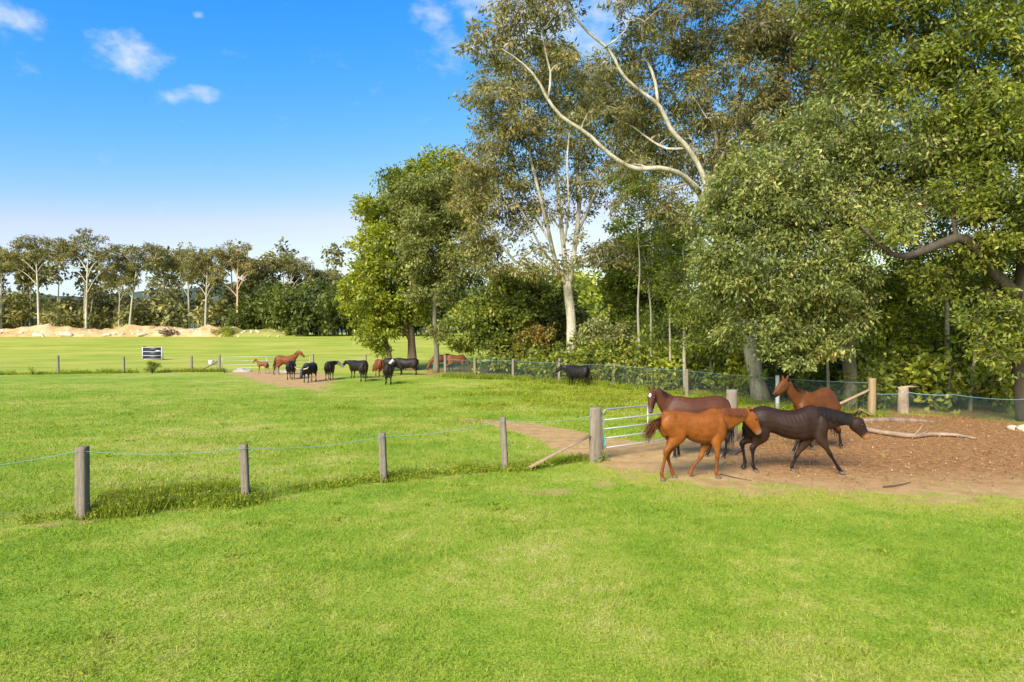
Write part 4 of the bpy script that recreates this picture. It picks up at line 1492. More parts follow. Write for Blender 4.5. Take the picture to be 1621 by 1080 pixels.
cloth_heap('white_heap', 'crumpled white heap beside the foal at the far gate', 384, 588.5, .8, .22, 5, M_cloth, 'heap')
cloth_heap('white_heap', 'small white heap on the dirt behind the black cow below the mare', 451, 590, .6, .25, 6, M_cloth, 'heap')
bk = pix(334, 566, 66)
b = Buf()
zb = float(gz_at(bk[0], bk[1]))
b.tube(np.array(((0, 0, 0), (0, 0, .2), (0, 0, .45))), (.2, .23, .26), 10)
o = link('bucket', b.mesh('bucket', M_whitep), None, (bk[0], bk[1], zb))
tag(o, 'small white tub out in the far field behind the fence', 'tub')


def lying_branch(name, label, pts, rad, mat, seed, cat='log', stubs=0):
    rng = np.random.default_rng(seed)
    pts = [gnd(px, py) + np.array((0, 0, z)) for px, py, z in pts]
    base = pts[0].copy()
    base[2] = 0
    pr = np.concatenate([np.array(pts), np.asarray(rad)[:, None]], 1)
    rs = resample(pr, .25)
    b = Buf()
    b.tube(rs[:, :3] - base, rs[:, 3], 8, True, .07)
    o = link(name, b.mesh(name, mat), None, base)
    for k in range(stubs):
        i = rng.integers(2, len(rs) - 2)
        a = rs[i, :3] - base
        d = rng.normal(size=3)
        d[2] = abs(d[2]) * .5
        d /= np.linalg.norm(d)
        bb = Buf()
        bb.tube(np.array((a, a + d * .3, a + d * .55 + np.array((0, 0, .05)))), (rs[i, 3] * .5, rs[i, 3] * .35, .008), 5)
        link('side_branch', bb.mesh('side_branch', mat), o)
    tag(o, label, cat)


lying_branch('fallen_branch', 'long crooked pale branch lying in front of the dark horse on the leaf litter',
             [(1366, 684, .10), (1400, 690, .10), (1440, 695, .10), (1480, 692, .09), (1520, 694, .09), (1545, 697, .05)], [.085, .075, .08, .065, .05, .025], M_log2, 1, stubs=2)
lying_branch('fallen_branch', 'dark log half sunk in litter along the base of the low netting', [(1366, 668, .05), (1410, 668, .07), (1450, 669, .06), (1482, 670, .04)], [.09, .12, .10, .06], B_brown, 2)
lying_branch('stick', 'thin dark stick lying near the hooves of the chestnut horse', [(1140, 752, .015), (1160, 757, .02), (1190, 762, .012)], [.016, .014, .006], B_dark, 3, 'stick')
lying_branch('stick', 'short broken timber piece behind the chestnut horse near the gate post', [(1160, 721, .04), (1168, 717, .05), (1175, 713, .04)], [.05, .05, .04], B_brown, 4, 'stick')
lying_branch('stick', 'thin curved stick on the grass edge of the leaf litter at right', [(1398, 772, .015), (1420, 770, .02), (1442, 764, .012)], [.014, .012, .006], B_dark, 5, 'stick')
lying_branch('dead_branch', 'pale dead branch propped against the netting fence, left of its centre', [(772, 600, .30), (785, 598, .18), (800, 601, .06)], [.05, .08, .09], M_log, 6, 'branch', 2)
lying_branch('dead_branch', 'long thin dead bough on the ground under the deep green tree', [(757, 596, .5), (775, 594, .28), (800, 590, .4), (828, 594, .25)], [.03, .05, .04, .02], B_pale, 7, 'branch', 3)
for (px, py, r, lab) in ((1606, 681, .22, 'pale grey stone near the trunk at the right edge'), (1622, 683, .26, 'flat tan stone cut by the right edge of the picture')):
    rng = np.random.default_rng(px)
    v, f = rock_mesh('stone', r, rng, None, .5)
    p = gnd(px, py)
    o = link('stone', mesh_np('stone', v, f, M_rock, None, True), None, (p[0], p[1], r * .25))
    tag(o, lab, 'stone')


# ------------------------------------------------------------------ animals
def ring_loft(buf, rings):
    """rings: list of (n,3) arrays; closes both ends"""
    n = len(rings[0])
    v = np.concatenate(rings)
    m = len(rings)
    i = np.arange(m - 1)[:, None] * n
    j = np.arange(n)[None, :]
    j2 = (j + 1) % n
    f = np.stack([i + j, i + j2, i + n + j2, i + n + j], -1).reshape(-1, 4)
    c0, c1 = len(v), len(v) + 1
    v = np.concatenate([v, rings[0].mean(0)[None], rings[-1].mean(0)[None]])
    caps = []
    e = (m - 1) * n
    for q in range(0, n, 2):
        caps.append((c0, (q + 2) % n, (q + 1) % n, q))
        caps.append((c1, e + q, e + (q + 1) % n, e + (q + 2) % n))
    buf.add(v, np.concatenate([f, np.array(caps)]))


RA = np.linspace(0, 2 * math.pi, 16, endpoint=False)


def loft_path(buf, pts, hd, hw, leg=False, power=2.2):
    pts = np.asarray(pts, float)
    # densify
    arr = resample(np.concatenate([pts, np.asarray(hd)[:, None], np.asarray(hw)[:, None]], 1), .04 if leg else .06)
    pts, hd, hw = arr[:, :3], arr[:, 3], arr[:, 4]
    t = np.gradient(pts, axis=0)
    t /= np.linalg.norm(t, axis=1)[:, None]
    rings = []
    c, s = np.cos(RA), np.sin(RA)
    k = (np.abs(c) ** power + np.abs(s) ** power) ** (-1 / power)
    for p, tt, a, w in zip(pts, t, hd, hw):
        if leg:
            d = np.array((1., 0, 0)) - tt * tt[0]
            d /= np.linalg.norm(d)
            wv = np.cross(tt, d)
        else:
            wv = np.cross((0, 0, 1.), tt)
            if np.linalg.norm(wv) < .25:
                wv = np.array((0, 1., 0)) - tt * tt[1]
            wv /= np.linalg.norm(wv)
            d = np.cross(tt, wv)
        rings.append(p + (c * k)[:, None] * wv * w + (s * k)[:, None] * d * a)
    ring_loft(buf, rings)


def animal(name, label, cat, spec, loc, yaw, coat_fn, mat, voxel, group=None, smooth_it=3):
    """spec in metres, local frame: x forward, y left, z up"""
    b = Buf()
    T = spec['torso']                                  # (x, top, bot, hw)
    arr = resample(np.array([(x, 0, (a + c) / 2, (a - c) / 2, w) for x, a, c, w in T]), .05)
    c, s = np.cos(RA), np.sin(RA)
    pw = 2.25
    k = (np.abs(c) ** pw + np.abs(s) ** pw) ** (-1 / pw)
    rings = []
    for x, _, z, hd, hw in arr:
        w = hw * k * c * (1 - .13 * np.maximum(s, 0))
        rings.append(np.stack([np.full(16, x), w, z + hd * k * s], 1))
    ring_loft(b, rings)
    for key in ('neck', 'head'):
        A = np.array(spec[key], float)                 # x,y,z,hd,hw
        loft_path(b, A[:, :3], A[:, 3], A[:, 4])
    for e0, e1, r in spec.get('ears', []):
        e0, e1 = np.array(e0), np.array(e1)
        b.tube(np.array((e0, e0 * .55 + e1 * .45, e1)), (r, r * 1.05, r * .25), 8, True, 0, .6)
    for hc, hr in spec.get('lumps', []):
        v, f = rock_sphere(hc, hr)
        b.add(v, f)
    lj = []
    g = spec.get('leg_scale', 1.0)
    for leg in spec['legs']:
        hind = leg['hind']
        J = [np.array(q, float) for q in leg['j']]     # hip/shoulder, stifle/elbow, hock/knee, fetlock, hoof
        h0, h1, h2, h3, h4 = J
        P, D, W = [], [], []

        def put(p, d, w):
            P.append(p), D.append(d * g), W.append(w * g)
        if hind:
            put(h0, .20, .10), put(h0 * .5 + h1 * .5 + np.array((-.03, 0, 0)), .205, .12), put(h1, .18, .115), put(h1 * .55 + h2 * .45, .122, .085)
            put(h1 * .2 + h2 * .8, .066, .052), put(h2, .068, .05), put(h2 * .8 + h3 * .2, .043, .035)
        else:
            put(h0, .15, .08), put(h0 * .5 + h1 * .5, .14, .085), put(h1, .118, .085), put(h1 * .55 + h2 * .45, .08, .064)
            put(h1 * .18 + h2 * .82, .047, .043), put(h2, .051, .046), put(h2 * .8 + h3 * .2, .037, .033)
        put(h2 * .5 + h3 * .5, .033, .029), put(h2 * .15 + h3 * .85, .035, .031), put(h3, .043, .037)
        q = h4 - h3
        put(h3 + q * .45, .034, .032), put(h3 + q * .68, .047, .043)
        loft_path(b, P, D, W, True)
        sy = 1.0 if h0[1] > 0 else -1.0
        if hind:
            v_, f_ = rock_sphere((h0[0] + .02, sy * .13 * g, h0[2] - .07), (.23 * g, .10 * g, .22 * g))
        else:
            mm = h0 * .55 + h1 * .45
            v_, f_ = rock_sphere((mm[0] + .03, sy * .125 * g, mm[2] + .06), (.135 * g, .075 * g, .27 * g))
        b.add(v_, f_)
        hf = h3 + q * .62
        d_ = q / np.linalg.norm(q)
        rr = []
        top = hf
        bot = h4.copy()
        for pt, r1 in ((top, .046), (top * .5 + bot * .5, .055), (bot, .062)):
            fw = np.array((1., 0, 0))
            rr.append(np.stack([pt[0] + .008 + r1 * g * np.cos(RA) * 1.1, pt[1] + r1 * g * np.sin(RA), np.full(16, pt[2])], 1))
        ring_loft(b, rr)
        lj.append(J)
    me0 = b.mesh(name, None, False)
    tmp = bpy.data.objects.new('tmp', me0)
    COL.objects.link(tmp)
    m = tmp.modifiers.new('r', 'REMESH')
    m.mode = 'VOXEL'
    m.voxel_size = voxel
    m.adaptivity = 0
    s_ = tmp.modifiers.new('s', 'SMOOTH')
    s_.factor = .5
    s_.iterations = smooth_it
    dg = bpy.context.evaluated_depsgraph_get()
    me = bpy.data.meshes.new_from_object(tmp.evaluated_get(dg))
    bpy.data.objects.remove(tmp)
    bpy.data.meshes.remove(me0)
    n = len(me.vertices)
    co = np.empty(n * 3, np.float32)
    me.vertices.foreach_get('co', co)
    co = co.reshape(-1, 3).astype(float)
    nr = np.empty(n * 3, np.float32)
    me.vertices.foreach_get('normal', nr)
    nr = nr.reshape(-1, 3).astype(float)
    rb = spec.get('ribs', 0.0)
    if rb:
        xs_ = [q[0] for q in T]
        u = (co[:, 0] - xs_[0]) / (xs_[-1] - xs_[0])
        zt = np.interp(co[:, 0], xs_, [q[1] for q in T])
        zb = np.interp(co[:, 0], xs_, [q[2] for q in T])
        hgt = (co[:, 2] - zb) / (zt - zb + 1e-6)
        m_ = ss(u, .36, .46) * ss(-u, -.80, -.70) * ss(hgt, .15, .35) * ss(-hgt, -.95, -.75) * (np.abs(nr[:, 1]) > .3)
        co = co + nr * (rb * np.sin((co[:, 0] + .25 * hgt) * 62) * m_)[:, None]
        me.vertices.foreach_set('co', co.astype(np.float32).ravel())
    colr = coat_fn(co, lj, spec)
    a = me.attributes.new('coat', 'FLOAT_COLOR', 'POINT')
    a.data.foreach_set('color', np.concatenate([colr, np.ones((n, 1))], 1).astype(np.float32).ravel())
    me.polygons.foreach_set('use_smooth', np.ones(len(me.polygons), bool))
    me.materials.clear()
    me.materials.append(mat)
    me.name = name
    o = link(name, me, None, loc)
    o.rotation_euler = (0, 0, yaw)
    tag(o, label, cat, group)
    return o


def rock_sphere(c, r):
    u, w = 12, 8
    v = []
    for i in range(w + 1):
        th = math.pi * i / w
        for j in range(u):
            a = 2 * math.pi * j / u
            v.append((c[0] + r[0] * math.sin(th) * math.cos(a), c[1] + r[1] * math.sin(th) * math.sin(a), c[2] + r[2] * math.cos(th)))
    f = [(i * u + j, (i + 1) * u + j, (i + 1) * u + (j + 1) % u, i * u + (j + 1) % u) for i in range(w) for j in range(u)]
    return np.array(v), np.array(f)


def ss(v, a, b_):
    t = np.clip((v - a) / (b_ - a), 0, 1)
    return t * t * (3 - 2 * t)


def mixcol(c, d, t):
    return c * (1 - t[:, None]) + np.array(d)[None] * t[:, None]


def horse_coat(body, under, points, muzzle, star=False, leg_hi=1.0, socks=0.0):
    def fn(co, lj, spec):
        z = co[:, 2]
        H = spec['H']
        c = np.tile(np.array(body, float), (len(co), 1))
        nz = vnoise(co[:, 0] + 9, z + co[:, 1] * .7 + 9, 5.0, 5) - .5
        c = c * (1 + .25 * nz)[:, None]
        c = mixcol(c, under, .55 * ss(-z, -.66 * H, -.48 * H))
        for J in lj:
            knee, fet = J[2], J[3]
            e = J[4] - knee
            d = co - knee
            t = np.clip((d @ (fet - knee)) / ((fet - knee) @ (fet - knee)), -0.6, 1.7)
            dd = np.linalg.norm(d - t[:, None] * (fet - knee), axis=1)
            near = ss(-dd, -.17, -.10)
            c = mixcol(c, points, near * ss(t, -.35 * leg_hi, .12) * (1 if leg_hi > 0 else 0))
        c = mixcol(c, (.10, .088, .075), ss(-z, -.075, -.045))
        hd = np.array(spec['head'])
        mz = hd[-1, :3]
        dm_ = np.linalg.norm(co - mz, axis=1)
        c = mixcol(c, muzzle, ss(-dm_, -.17, -.07))
        ey = spec.get('star')
        if star and ey is not None:
            ds = np.linalg.norm((co - np.array(ey)) * np.array((1, 1, .6)), axis=1)
            c = mixcol(c, (.75, .72, .68), ss(-ds, -.04, -.022))
        return np.clip(c, 0.004, 1)
    return fn


def strands(name, roots, dirs, length, width, mat, parent, rng, droop=1.0, seg=4, wind=(0, 0, 0)):
    """flat hair strands hanging from root points"""
    n = len(roots)
    V, A = [], []
    p = np.array(roots, float)
    d = np.array(dirs, float)
    L = np.asarray(length) * rng.uniform(.7, 1.2, n)
    w0 = width * rng.uniform(.6, 1.3, n)
    side = np.cross(d, np.array((0, 0, 1.)))
    ln = np.linalg.norm(side, axis=1)
    side[ln < .1] = (1, 0, 0)
    side = side / np.linalg.norm(side, axis=1)[:, None]
    side = side + rng.normal(0, .5, (n, 3))
    side /= np.linalg.norm(side, axis=1)[:, None]
    rows = []
    for k in range(seg + 1):
        f_ = k / seg
        w = w0 * (1 - .75 * f_)
        rows.append((p - side * w[:, None] / 2, p + side * w[:, None] / 2))
        d = d + np.array((0, 0, -droop)) * (1.0 / seg) * 1.6 + rng.normal(0, .10, (n, 3)) + np.array(wind) / seg
        d /= np.linalg.norm(d, axis=1)[:, None]
        p = p + d * (L / seg)[:, None]
    verts = np.stack([q for r in rows for q in r], 1)      # n, 2(seg+1), 3
    m = 2 * (seg + 1)
    f = []
    for k in range(seg):
        f.append(np.stack([np.arange(n) * m + 2 * k, np.arange(n) * m + 2 * k + 1, np.arange(n) * m + 2 * k + 3, np.arange(n) * m + 2 * k + 2], 1))
    f = np.concatenate(f)
    vv = np.repeat(np.clip(rng.normal(.45, .22, n), 0, 1), m)
    return link(name, mesh_np(name, verts.reshape(-1, 3), f, mat, {'v': vv}), parent)


def add_hair(o, spec, mat, rng, side=1, tail_len=.75, n_mane=240, n_tail=170, tail_dir=(-.5, 0, -.3), w=.012, mane_len=.2):
    # crest points along the top of the neck
    A = np.array(spec['neck'], float)
    A = resample(A, .02)
    t = np.gradient(A[:, :3], axis=0)
    t /= np.linalg.norm(t, axis=1)[:, None]
    wv = np.cross((0, 0, 1.), t)
    wv /= np.linalg.norm(wv, axis=1)[:, None] + 1e-6
    up = np.cross(t, wv)
    crest = A[:, :3] + up * (A[:, 3] * .96)[:, None]
    lo = int(len(crest) * spec.get('mane_from', .06))
    idx = rng.integers(lo, int(len(crest) * .93), n_mane)
    roots = crest[idx] + rng.normal(0, .008, (n_mane, 3))
    dirs = up[idx] * .08 + wv[idx] * side * rng.uniform(.5, 1.0, n_mane)[:, None] + t[idx] * -.25 + rng.normal(0, .12, (n_mane, 3))
    dirs /= np.linalg.norm(dirs, axis=1)[:, None]
    strands('mane', roots, dirs, mane_len, w, mat, o, rng, 1.5)
    hd = np.array(spec['head'], float)
    poll = crest[-1]
    nf = 22
    fd = hd[2, :3] - hd[0, :3]
    fd /= np.linalg.norm(fd)
    strands('forelock', poll + rng.normal(0, .02, (nf, 3)), np.tile(fd, (nf, 1)) + rng.normal(0, .2, (nf, 3)) + up[-1] * .3, .15, w, mat, o, rng, .6)
    x0, top, bot, _ = spec['torso'][0]
    dock = np.array((x0 + .03, 0, top + (bot - top) * .05 + .02))
    roots = dock + rng.normal(0, .022, (n_tail, 3)) + np.outer(rng.uniform(0, .22, n_tail), np.array((-.30, 0, -.75)))
    dirs = np.tile(np.array(tail_dir, float), (n_tail, 1)) + rng.normal(0, .16, (n_tail, 3))
    dirs /= np.linalg.norm(dirs, axis=1)[:, None]
    strands('tail', roots, dirs, tail_len, w * 1.5, mat, o, rng, 1.0, 6)


def add_eyes(o, spec):
    A = resample(np.array(spec['head'], float), .02)
    i = int(len(A) * .34)
    t = A[i + 1, :3] - A[i, :3]
    t /= np.linalg.norm(t)
    wv = np.cross((0, 0, 1.), t)
    if np.linalg.norm(wv) < .25:
        wv = np.array((0, 1., 0))
    wv /= np.linalg.norm(wv)
    up = np.cross(t, wv)
    for s in (-1, 1):
        c = A[i, :3] + wv * s * A[i, 4] * .90 + up * A[i, 3] * .42
        v, f = rock_sphere((0, 0, 0), (.026, .02, .026))
        e = link('eye', mesh_np('eye', v, f, M_eye, None, True), o, c)


def traced(x0, s, face, yg, torso, neck, head, ears, legs, cosy=1.0, near_off=0.12, turn=None, g=1.1, H=1.5):
    """side-view trace (zoomed photograph pixels) -> metres in the animal's own frame. face=+1 heads right"""
    X = lambda x: (x - x0) * s * face / cosy
    Z = lambda x, y: (yg(x) - y) * s
    near = -1 if face > 0 else 1
    T = [(X(x), Z(x, a), Z(x, c), w) for x, a, c, w in torso]
    Nk = [(X(x), (near * l), Z(x, y), hd * s, hw) for x, y, hd, hw, l in [(q + (0,))[:5] for q in neck]]
    Hd = [(X(x), (near * l), Z(x, y), hd * s, hw) for x, y, hd, hw, l in [(q + (0,))[:5] for q in head]]
    E = [((X(a), near * l, Z(a, b_)), (X(c), near * (l + .012), Z(c, d) + .025), .046) for a, b_, c, d, l in ears]
    Lg = []
    for which, hind, J, dg in legs:
        lat = near * (near_off if which == 'n' else -near_off)
        jj = []
        for k, (x, y) in enumerate(J):
            yy = Z(x, y) + dg * s
            jj.append((X(x), lat * (0.9 if k == 0 else 1.0), max(0, yy) if k < 4 else (max(0.0, yy) if yy > .05 else 0.0)))
        Lg.append({'hind': hind, 'j': jj})
    return {'torso': T, 'neck': Nk, 'head': Hd, 'ears': E, 'legs': Lg, 'H': H, 'leg_scale': g}


hair_red = hair_mat('chestnut_hair', (.11, .036, .014))
hair_black = hair_mat('black_hair', (.016, .012, .011))
hair_brown = hair_mat('brown_hair', (.045, .022, .014))

# chestnut walking right (nearest)
Yc = 15.35
s_ = Yc / F / 5.4
spec = traced(530, s_, 1, lambda x: 977 - (x - 240) * .055,
              [(236, 455, 560, .09), (252, 410, 610, .17), (300, 388, 590, .235), (360, 383, 590, .255), (430, 390, 600, .245), (520, 396, 645, .27), (600, 390, 660, .275),
               (660, 366, 655, .24), (705, 350, 640, .21), (765, 375, 620, .185), (812, 445, 590, .11)],
              [(715, 480, 112, .15), (790, 448, 100, .12), (850, 436, 92, .095), (905, 420, 74, .08), (965, 404, 60, .07), (1030, 388, 50, .065)],
              [(1022, 382, 42, .07), (1040, 425, 62, .092), (1062, 466, 57, .088), (1088, 508, 43, .066), (1110, 540, 36, .056), (1124, 560, 27, .048)],
              [(1040, 350, 1066, 312, .055), (1030, 352, 1048, 318, -.055)],
              [('n', True, [(305, 480), (375, 590), (270, 735), (228, 925), (240, 985)], 12), ('f', True, [(315, 480), (385, 595), (312, 760), (360, 905), (386, 955)], -14),
               ('n', False, [(745, 510), (708, 635), (720, 772), (708, 905), (732, 958)], 12), ('f', False, [(735, 510), (665, 640), (612, 775), (535, 872), (515, 920)], -10)], math.cos(.2))
spec['ribs'] = .0015
p = gnd(1000 + 530 / 5.4, 580 + 961 / 5.4)
o = animal('horse', 'chestnut horse walking right with red-brown mane, nearest of the group', 'horse', spec, (p[0], p[1], 0), math.radians(10),
           horse_coat((.185, .056, .009), (.215, .078, .017), (.15, .045, .009), (.21, .11, .06)), M_coat, .0195)
rh = np.random.default_rng(1)
add_hair(o, spec, hair_red, rh, -1, .50, 1000, 360, (-.8, 0, .0), w=.010)
add_eyes(o, spec)

# dark brown walking right
Yd = 16.0
s_ = Yd / F / 5.4
spec = traced(440, s_, 1, lambda x: 892 + (x - 205) * .045,
              [(112, 450, 540, .09), (132, 390, 590, .17), (190, 345, 565, .235), (260, 328, 560, .255), (340, 346, 565, .245), (430, 368, 605, .27), (520, 372, 627, .275), (590, 352, 630, .25),
               (645, 333, 622, .21), (710, 356, 620, .19), (765, 430, 600, .12)],
              [(680, 465, 112, .15), (750, 460, 108, .12), (815, 458, 87, .095), (880, 459, 66, .08), (940, 464, 53, .07), (1000, 472, 50, .065)],
              [(1000, 470, 42, .07), (1020, 500, 66, .095), (1046, 538, 59, .09), (1074, 578, 44, .068), (1098, 610, 37, .058), (1112, 630, 27, .05)],
              [(1028, 432, 1066, 400, .055), (1020, 434, 1048, 402, -.055)],
              [('n', True, [(200, 455), (238, 580), (168, 695), (172, 845), (203, 900)], 12), ('f', True, [(185, 455), (205, 575), (100, 648), (126, 815), (108, 862)], -6),
               ('n', False, [(715, 500), (722, 628), (795, 757), (868, 885), (904, 936)], 12), ('f', False, [(690, 500), (625, 640), (553, 760), (512, 860), (530, 905)], -12)], math.cos(.12))
spec['ribs'] = .0015
p = gnd(1160 + 440 / 5.4, 580 + 903 / 5.4)
o = animal('horse', 'dark brown horse striding right with head lowered and tan muzzle', 'horse', spec, (p[0], p[1], 0), math.radians(-6),
           horse_coat((.024, .012, .008), (.042, .018, .010), (.010, .007, .007), (.26, .12, .045)), M_coat, .0195)
add_hair(o, spec, hair_black, rh, -1, .30, 1500, 150, (.05, 0, -1), mane_len=.28, w=.011)
add_eyes(o, spec)

# bay with the white star, facing left, head turned to us
Yb = 17.75
s_ = Yb / F / 5.4
spec = traced(560, s_, -1, lambda x: 785,
              [(852, 385, 470, .09), (838, 320, 540, .17), (795, 270, 565, .235), (725, 248, 565, .255), (640, 256, 545, .245), (560, 264, 560, .27), (480, 264, 572, .27), (415, 250, 560, .23),
               (365, 254, 545, .195), (310, 300, 520, .165), (268, 365, 480, .10)],
              [(370, 385, 108, .15), (320, 335, 92, .12), (275, 290, 74, .095), (235, 252, 58, .08, .03), (195, 222, 48, .07, .06)],
              [(190, 210, 42, .07, .05), (172, 250, 58, .095, .09), (160, 295, 50, .09, .14), (150, 340, 36, .068, .19), (144, 372, 31, .058, .22), (142, 388, 24, .05, .235)],
              [(150, 195, 116, 160, .10), (192, 195, 176, 162, .0)],
              [('n', True, [(775, 420), (745, 545), (802, 625), (788, 745), (765, 795)], 14), ('f', True, [(765, 420), (705, 545), (695, 645), (668, 725), (645, 768)], -14),
               ('n', False, [(340, 415), (375, 560), (362, 662), (358, 752), (352, 795)], 12), ('f', False, [(345, 415), (390, 560), (402, 655), (412, 740), (400, 778)], -14)])
spec['mane_from'] = .3
hd = spec['head']
spec['star'] = (hd[1][0] + .10, hd[1][1] + .125, hd[1][2] + .03)
p = gnd(1000 + 560 / 5.4, 580 + 785 / 5.4)
o = animal('horse', 'bay horse with a white star, head turned to the viewer, behind the chestnut', 'horse', spec, (p[0], p[1], 0), math.radians(180),
           horse_coat((.068, .023, .011), (.085, .031, .014), (.012, .009, .009), (.11, .07, .055), True), M_coat, .0195)
add_hair(o, spec, hair_black, rh, 1, .75, 240, 150, (.15, .05, -.9))
add_eyes(o, spec)

# golden bay facing left, nearest the netting
Yr = 19.1
s_ = Yr / F / 5.4
spec = traced(700, s_, -1, lambda x: 758 - (x - 435) * .150,
              [(922, 310, 420, .09), (908, 232, 490, .17), (865, 188, 525, .235), (805, 170, 525, .255), (745, 194, 500, .245), (690, 222, 505, .27), (640, 230, 510, .25), (595, 224, 500, .22),
               (545, 250, 480, .185), (505, 305, 440, .11)],
              [(585, 330, 100, .15), (535, 292, 84, .115), (490, 262, 66, .09), (445, 225, 52, .075), (408, 190, 44, .065)],
              [(412, 178, 36, .07), (385, 200, 50, .092), (355, 228, 47, .088), (322, 260, 36, .066), (295, 285, 30, .056), (277, 303, 22, .048)],
              [(398, 150, 398, 118, .05), (385, 156, 372, 128, -.05)],
              [('n', False, [(560, 370), (535, 520), (485, 655), (452, 728), (432, 765)], 5), ('f', False, [(570, 370), (600, 520), (660, 632), (712, 700), (724, 735)], -5),
               ('f', True, [(860, 320), (820, 440), (856, 545), (866, 655), (858, 690)], -4), ('n', True, [(865, 320), (850, 440), (922, 530), (938, 625), (948, 664)], 4)], math.cos(.42))
p = gnd(1160 + 700 / 5.4, 580 + 716 / 5.4)
o = animal('horse', 'golden-brown bay horse facing left with black mane, farthest in the yard', 'horse', spec, (p[0], p[1], 0), math.radians(180 + 24),
           horse_coat((.095, .032, .007), (.12, .043, .011), (.012, .009, .009), (.03, .02, .015)), M_coat, .0195)
add_hair(o, spec, hair_black, rh, 1, .75, 360, 150, (.1, 0, -.9))
add_eyes(o, spec)


def std_horse(neck='up', stance=0, k=1.0):
    n = {'up': ([(1.22, 0, 1.18, .28, .15), (1.42, 0, 1.36, .22, .11), (1.60, 0, 1.56, .16, .085), (1.72, 0, 1.74, .13, .07)],
                [(1.70, 0, 1.74, .10, .07), (1.80, 0, 1.70, .14, .092), (1.92, 0, 1.60, .125, .085), (2.04, 0, 1.47, .09, .064), (2.13, 0, 1.37, .075, .055), (2.17, 0, 1.32, .055, .046)]),
         'down': ([(1.22, 0, 1.12, .28, .15), (1.48, 0, 1.02, .2, .11), (1.68, 0, .82, .15, .085), (1.82, 0, .60, .12, .07)],
                  [(1.80, 0, .60, .10, .07), (1.86, 0, .50, .13, .092), (1.92, 0, .38, .12, .085), (1.95, 0, .22, .085, .064), (1.96, 0, .10, .07, .05)])}[neck]
    a = .12 * stance
    sp = {'torso': [(0, 1.28, 1.0, .09), (.05, 1.38, .9, .17), (.16, 1.46, .82, .235), (.32, 1.49, .80, .255), (.5, 1.46, .82, .245), (.72, 1.41, .77, .27), (.95, 1.42, .75, .275),
                    (1.12, 1.47, .77, .24), (1.25, 1.5, .80, .21), (1.4, 1.42, .86, .185), (1.52, 1.22, .95, .11)],
          'neck': n[0], 'head': n[1], 'H': 1.5,
          'ears': [((n[1][0][0] + .02, s * .05, n[1][0][2] + .10), (n[1][0][0] + .06, s * .06, n[1][0][2] + .24), .032) for s in (-1, 1)] if neck == 'up' else
          [((n[1][0][0] - .05, s * .06, n[1][0][2] + .08), (n[1][0][0] - .02, s * .11, n[1][0][2] + .17), .032) for s in (-1, 1)],
          'legs': [{'hind': True, 'j': [(.22, s * .12, 1.15), (.36, s * .13, .86), (.10 + s * a, s * .13, .56), (.06 + s * a * 1.4, s * .13, .15), (.12 + s * a * 1.4, s * .13, 0)]} for s in (-1, 1)] +
                  [{'hind': False, 'j': [(1.34, s * .11, 1.1), (1.24, s * .12, .84), (1.25 - s * a, s * .12, .48), (1.25 - s * a * 1.5, s * .12, .14), (1.29 - s * a * 1.5, s * .12, 0)]} for s in (-1, 1)]}
    for key in ('neck', 'head'):
        sp[key] = [(x - .75, y, z, a_, b_) for x, y, z, a_, b_ in sp[key]]
    sp['torso'] = [(x - .75, a_, b_, c) for x, a_, b_, c in sp['torso']]
    sp['ears'] = [((e[0] - .75, e[1], e[2]), (f_[0] - .75, f_[1], f_[2]), r) for e, f_, r in sp['ears']]
    for L in sp['legs']:
        L['j'] = [(x - .75, y, z) for x, y, z in L['j']]
    return sp


def far_place(px, py):
    p = gnd(px, py)
    return (p[0], p[1], float(gz_at(p[0], p[1])))


sp = std_horse('up', 1)
o = animal('horse', 'brown mare standing beside the foal at the far gate', 'horse', sp, far_place(452, 593), math.radians(8),
           horse_coat((.15, .046, .011), (.16, .06, .018), (.035, .017, .010), (.07, .035, .025)), M_coat, .028, None, 4)
add_hair(o, sp, hair_brown, rh, -1, .8, 80, 60, (-.2, 0, -.9), .03)
sp = std_horse('up', -1)
foal = std_horse('up', 1)


def scale_spec(sp, k, leg=1.0):
    """a foal: small body carried on long legs"""
    out = dict(sp)
    zoff = .18 * k
    sc = lambda z: z * k + (zoff if z > .7 else zoff * z / .7)
    out['torso'] = [(x * k, sc(a), sc(a) - (a - b_) * k * .82, w * k * .82) for x, a, b_, w in sp['torso']]
    out['neck'] = [(x * k, y * k, sc(z), d * k * .85, w * k * .85) for x, y, z, d, w in sp['neck']]
    out['head'] = [(x * k, y * k, sc(z), d * k, w * k) for x, y, z, d, w in sp['head']]
    out['ears'] = [((a[0] * k, a[1] * k, sc(a[2])), (b_[0] * k, b_[1] * k, sc(b_[2])), r * k) for a, b_, r in sp['ears']]
    out['legs'] = [{'hind': L['hind'], 'j': [(x * k, y * k, sc(z) if z > 0 else 0.0) for x, y, z in L['j']]} for L in sp['legs']]
    out['leg_scale'] = k * .92
    out['H'] = sp['H'] * k
    return out


